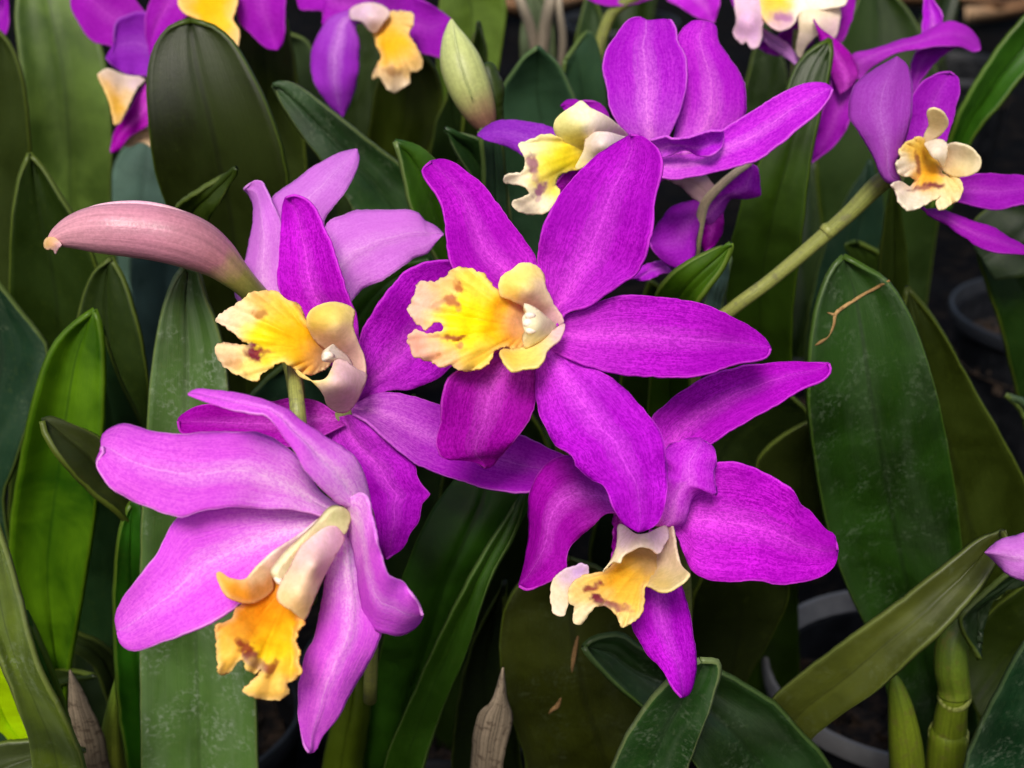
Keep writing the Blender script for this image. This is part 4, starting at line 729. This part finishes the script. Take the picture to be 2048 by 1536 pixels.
# ---- K: flower cut off by the top edge
fK = flower('pink frilled orchid flower with white throat cut off by the top edge', 1580, 30, .43, [
    ('petal', '1640,60 1676,85 1693,68 1707,34 1711,0 *1700,-60 1670,-20 1640,20', FAR, D(dz=(2, 2, 4), cup=2)),
    ('sepal', '1600,140 1584,126 1553,103 1530,84 *1512,50 1539,66 1570,85 1594,112 1600,125', petal_mat('#cf86dc', '#d89ce4', '#e4b8ec', .3, .3, .3), D(dz=(0, -4, -8), cup=-2)),
    ('petal', '1640,40 1620,90 1560,110 *1530,105 1515,90 1550,75 1590,30', FAR, D(dz=(6, 8, 10), cup=2)),
    ('petal', '1560,20 1500,30 1470,20 *1452,-40 1500,-60 1580,-30', FAR, D(dz=(6, 8, 10), cup=2)),
], [(1600, 60, 4, 14), (1592, 130, 6, 11), (1585, 200, 10, 9), (1575, 400, 40, 9)])
lipK = sheet('lip', fK, '1526,34 1520,10 1525,-40 1600,-60 1690,-40 1692,8 1660,16 1610,22 1598,28 1587,50 1560,62 1539,51', .43,
    [(1526, 34, -14), (1560, 60, -16), (1590, 45, -14), (1690, 5, -12), (1600, -30, -4), (1530, -30, -8), (1570, 10, -8)],
    [(1560, 5, '#f8d820', 22), (1545, 20, '#f2d460', 20), (1620, 5, '#fbf4e4', 34), (1560, 48, '#e0b4cc', 22), (1680, 0, '#f6ead8', 24)], LIP, [(1565, 35, 18, 7, 10, '#b06aa8', .8)], frill=1.5, wave=1.5)
sheet('side_lobe', lipK, '1526,34 1522,-30 1480,-50 1468,0 1472,44 1467,68 1485,89 1492,82 1502,97 1519,91 1524,70 1526,50', .43,
    [(1526, 40, -13), (1470, 0, -10), (1468, 66, -14), (1502, 95, -15), (1500, 40, -18)],
    [(1495, 10, '#eac6dc', 30), (1490, 60, '#e6b4dc', 26), (1508, 90, '#e8c0e0', 20)], LIP, frill=2, wave=2)
sheet('side_lobe', lipK, '1600,26 1640,18 1678,14 1676,60 1664,82 1640,70 1615,90 1600,118 1592,100 1598,60', .43,
    [(1600, 30, -10), (1678, 16, -8), (1664, 80, -8), (1596, 112, -4), (1630, 50, -13)],
    [(1630, 40, '#f2e2c4', 30), (1610, 90, '#efdcd0', 24), (1660, 60, '#ecc8d4', 20)], LIP, frill=.5, wave=.8)
# ---- L, M, N: flowers at the top left
fL = flower('purple orchid flower behind the broad dark leaf tip, yellow lip at top edge', 440, 0, .45, [
    ('petal', '450,-40 472,0 478,41 506,72 533,96 *555,100 568,82 571,40 572,0 560,-60 500,-80', FAR, D(dz=(0, 0, 3), cup=3)),
    ('petal', '420,20 380,30 345,60 *300,110 290,60 300,0 340,-50 420,-40', FAR, D(dz=(2, 4, 6), cup=3)),
])
sheet('lip', fL, '355,0 362,20 376,30 390,36 405,60 430,90 450,95 473,99 479,62 466,38 473,17 475,-20 420,-50 360,-40', .45,
    [(360, 5, -8), (420, 0, -4), (470, 5, -8), (440, 60, -12), (472, 98, -14), (390, 38, -11)],
    [(415, 25, '#f8c010', 30), (440, 60, '#fac830', 26), (465, 85, '#f2c880', 20), (365, 10, '#f6c860', 16), (470, 20, '#f6c860', 16)], LIP, frill=1.2, wave=1.5)
fM = flower('purple orchid flower at upper left with yellow lip behind pale leaf', 262, 150, .465, [
    ('petal', '300,140 260,120 232,100 219,92 191,85 171,68 154,41 142,17 *138,-30 200,-50 250,-20 287,20 310,60', FAR, D(dz=(0, -3, -4, 0), cup=3)),
    ('sepal', '330,170 291,153 260,150 232,137 *212,116 226,90 228,60 240,36 290,24 340,60 360,150', petal_mat('#8c1cb0', '#a83cc8', '#c070d6', .3, .3, .3), D(dz=(0, -4, -6), cup=3, ruf=1.5)),
    ('petal', '300,160 275,185 262,215 234,253 222,287 *222,305 237,301 260,273 294,253 320,220', DEEPR, D(dz=(-2, 0, 4), cup=2)),
    ('petal', '330,270 292,256 270,266 *248,291 262,294 282,284 310,300', petal_mat('#d8b890', '#e4cba8', '#ecd8c0', .2, .2, .2), D(dz=(4, 6), cup=1)),
])
sheet('lip', fM, '195,150 205,141 218,137 250,150 291,157 274,178 261,205 250,228 239,247 229,251 224,228 219,205 209,180', .465,
    [(195, 150, -12), (218, 138, -10), (290, 158, -2), (260, 205, -8), (235, 248, -13), (218, 205, -13), (240, 180, -7)],
    [(235, 155, '#f0dcd4', 26), (275, 162, '#ecd0d8', 20), (215, 175, '#f3c038', 20), (228, 205, '#f8be10', 20), (238, 235, '#f0c060', 18), (255, 195, '#eccfa0', 16)], LIP, frill=1.2, wave=1.2)
fN = flower('purple orchid flower at top with long drooping petal and tattered yellow lip', 730, 30, .455, [
    ('petal', '740,40 700,50 646,50 643,24 620,20 598,17 *590,-30 640,-60 700,-40 750,0', FAR, D(dz=(2, 2, 4), cup=2)),
    ('sepal', '700,20 660,35 646,51 629,85 622,130 632,171 656,208 *686,233 700,205 714,164 719,120 718,85 712,51 730,30', petal_mat('#9a26bb', '#ae44cc', '#d490e0', .7, .3, .3), D(dz=(0, -3, -2, 4), cup=-3)),
    ('petal', '740,30 760,-10 817,-12 851,4 885,24 *903,40 892,68 887,117 865,113 837,103 800,75 770,60', FAR, D(dz=(2, 1, 4), cup=2.5)),
])
lipN = sheet('lip', fN, '776,27 800,22 824,26 825,51 817,68 830,89 846,126 841,140 822,146 820,167 806,176 786,186 769,171 759,154 745,159 753,130 762,116 748,75 748,60', .455,
    [(780, 30, -6), (824, 30, -10), (750, 65, -6), (790, 85, -13), (843, 130, -14), (790, 130, -16), (747, 158, -13), (788, 184, -12)],
    [(785, 95, '#f6b810', 34), (775, 65, '#f2c040', 20), (805, 40, '#ecc878', 22), (815, 130, '#ecc478', 24), (770, 150, '#e8c690', 20), (795, 170, '#ecd4b4', 22)], LIP, [(785, 142, 18, 7, 10, '#a8784a', .8)], frill=2.2, wave=1.8, base=(770, 40), ridge=1.0)
sheet('side_lobe', lipN, '700,20 722,8 748,6 772,16 780,28 768,44 750,66 736,58 724,44 702,38', .455, [(702, 28, -4), (748, 8, -8), (778, 28, -10), (750, 62, -10), (740, 32, -14)],
    [(725, 25, '#e8c8dc', 26), (760, 30, '#e4c8c8', 22), (748, 55, '#e0c0b4', 18)], LIP, frill=.5, wave=.8)
# ---- petals reaching into the frame from flowers outside it
fO = flower('lilac petal of a flower cut off by the right edge, low', 2100, 1100, .295, [
    ('petal', '2130,1050 2048,1067 1997,1083 *1971,1105 1988,1121 2018,1148 2050,1162 2130,1170', PALE, D(dz=(0, 0, 2), cup=-3, crease=-.8)),
    ('petal', '2110,1080 2110,1000 2150,960 *2220,960 2240,1030 2200,1100 2140,1130', PALE, D(dz=(0, 2, 4), cup=2))])
fP = flower('violet petals hanging in at the top edge beside a green stalk', 1330, -30, .48, [
    ('petal', '1320,-40 1333,0 1360,14 1392,34 *1428,45 1437,20 1438,-10 1400,-70', VIOLET, D(dz=(0, 0, 2), cup=2)),
    ('petal', '1320,-40 1270,-60 1200,-40 *1172,-4 1200,10 1250,12 1300,0 1330,-20', FAR, D(dz=(0, 2, 4), cup=2))],
    [(1300, -20, 0, 12), (1230, 20, 6, 12), (1205, 70, 10, 12), (1190, 140, 16, 12), (1178, 240, 24, 11), (1170, 400, 40, 11)])
fR = flower('sliver of purple petal at the top left corner', -30, 20, .45, [
    ('petal', '-40,-30 -10,-20 *14,-10 18,30 12,68 -20,90 -50,40', FAR, D(dz=(0, 2, 4), cup=2)),
    ('petal', '-40,-30 -90,-40 *-120,10 -90,40 -50,40', FAR, D(dz=(0, 2, 4), cup=2))])
# ------------------------------------------------------------------ buds
bE = empty('orchid_bud', P(500, 580, .312)); tag(bE, 'closed dusky pink curved orchid bud pointing left', 'flower bud', 'closed orchid buds')
BUDM = plain_mat('pink_bud', [(0, '#d89aa4'), (.12, '#c48a98'), (.45, '#b87a8e'), (.72, '#9c6670'), (.84, '#85823e'), (1, '#76803a')], .38, .4, .22)
tube('bud_body', bE, [(97, 485, -8, 7), (118, 474, -8, 22), (150, 464, -8, 36), (190, 459, -8, 47), (240, 459, -8, 53), (300, 464, -7, 56), (350, 474, -6, 56), (395, 491, -4, 52), (432, 514, -2, 43), (462, 541, 0, 33), (490, 568, 3, 26), (520, 600, 8, 24)], .308, BUDM, 28, 8)
SEAM = plain_mat('bud_seam', [(0, '#e2b4c0'), (.5, '#d2a0b6'), (1, '#b89a80')], .4, .4, .1)
tube('seam', bE, [(103, 470, -8, 1.5), (137, 443, -8, 5), (181, 419, -9, 6), (232, 408.5, -9, 6), (290, 408, -8.5, 6), (345, 419, -8, 5.5), (396, 441, -6, 4.5), (440, 472, -4, 3), (466, 498, -2, 1)], .308, SEAM, 10, 5)
sheet('bud_tip', bE, '88,489 92,478 103,474 116,480 124,491 118,496 112,508 106,499 94,499', .308, [(88, 488, -8), (104, 472, -9), (124, 492, -10), (110, 506, -9), (105, 488, -11)], [(94, 484, '#e9c070', 12), (104, 490, '#d9a080', 12), (114, 500, '#e6b4d0', 12)], LIP, g=3, frill=1)
tube('bud_stem', bE, [(500, 578, 6, 23), (530, 612, 12, 22), (560, 660, 20, 20), (590, 760, 30, 18), (610, 1000, 60, 16)], .308, STEM)
bQ = empty('orchid_bud', P(970, 250, .372)); tag(bQ, 'pale green upright orchid bud with maroon base near the top', 'flower bud', 'closed orchid buds')
BUDG = plain_mat('green_bud', [(0, '#7a4a4a'), (.18, '#86604e'), (.38, '#9aa060'), (.7, '#b0b877'), (.95, '#bcc283'), (1, '#a07a58')], .42, .4, .15)
tube('bud_body', bQ, [(978, 258, 4, 15), (968, 240, 2, 27), (952, 205, 0, 38), (935, 165, -1, 43), (920, 122, -1, 41), (909, 82, 0, 27), (904, 55, 1, 12), (903, 38, 2, 2)], .372, BUDG, 24, 8)
tube('seam', bQ, [(905, 45, -3, 1), (912, 90, -7, 2), (925, 140, -7.5, 2), (945, 200, -6, 1.2)], .372, plain_mat('bud_ridge', [(0, '#c0c88a'), (1, '#8d9658')], .45, .4, .1), 8, 5)
ribbon('bract', bQ, '985,262 972,215 965,165 *963,133 982,127 997,150 1003,171 1005,232 1004,262', .378, leaf_mat('#4a5c26'), dz=(4, 2, 0), cup=-3, th=.9)
tube('bud_stem', bQ, [(975, 252, 4, 16), (990, 300, 8, 13), (1005, 380, 16, 12), (1020, 520, 34, 11), (1040, 800, 70, 11)], .372, STEM)
# withered bits far back at the top
TWIG = plain_mat('dry_stem', [(0, '#6d6152'), (.5, '#8f8474'), (1, '#a89c88')], .85, .2, .4)
for i, (lab, sp) in enumerate((('brown dry stalk far back at top centre, leaning left', [(1075, 130, 20, 10), (1062, 60, 10, 11), (1040, 0, 0, 10), (1020, -60, 0, 8)]),
           ('grey dry stalk far back at top centre, leaning right', [(1080, 140, 20, 12), (1090, 60, 10, 13), (1100, 0, 0, 11), (1105, -60, 0, 8)]),
           ('thin tan dry stalk far back at top centre, upright', [(1120, 150, 20, 7), (1126, 80, 10, 8), (1118, 10, 0, 7), (1120, -50, 0, 5)]))):
    o = tube('dry_stalk', None, sp, .62, TWIG, 10); tag(o, lab, 'dry stalk', 'dry stalks at the back')
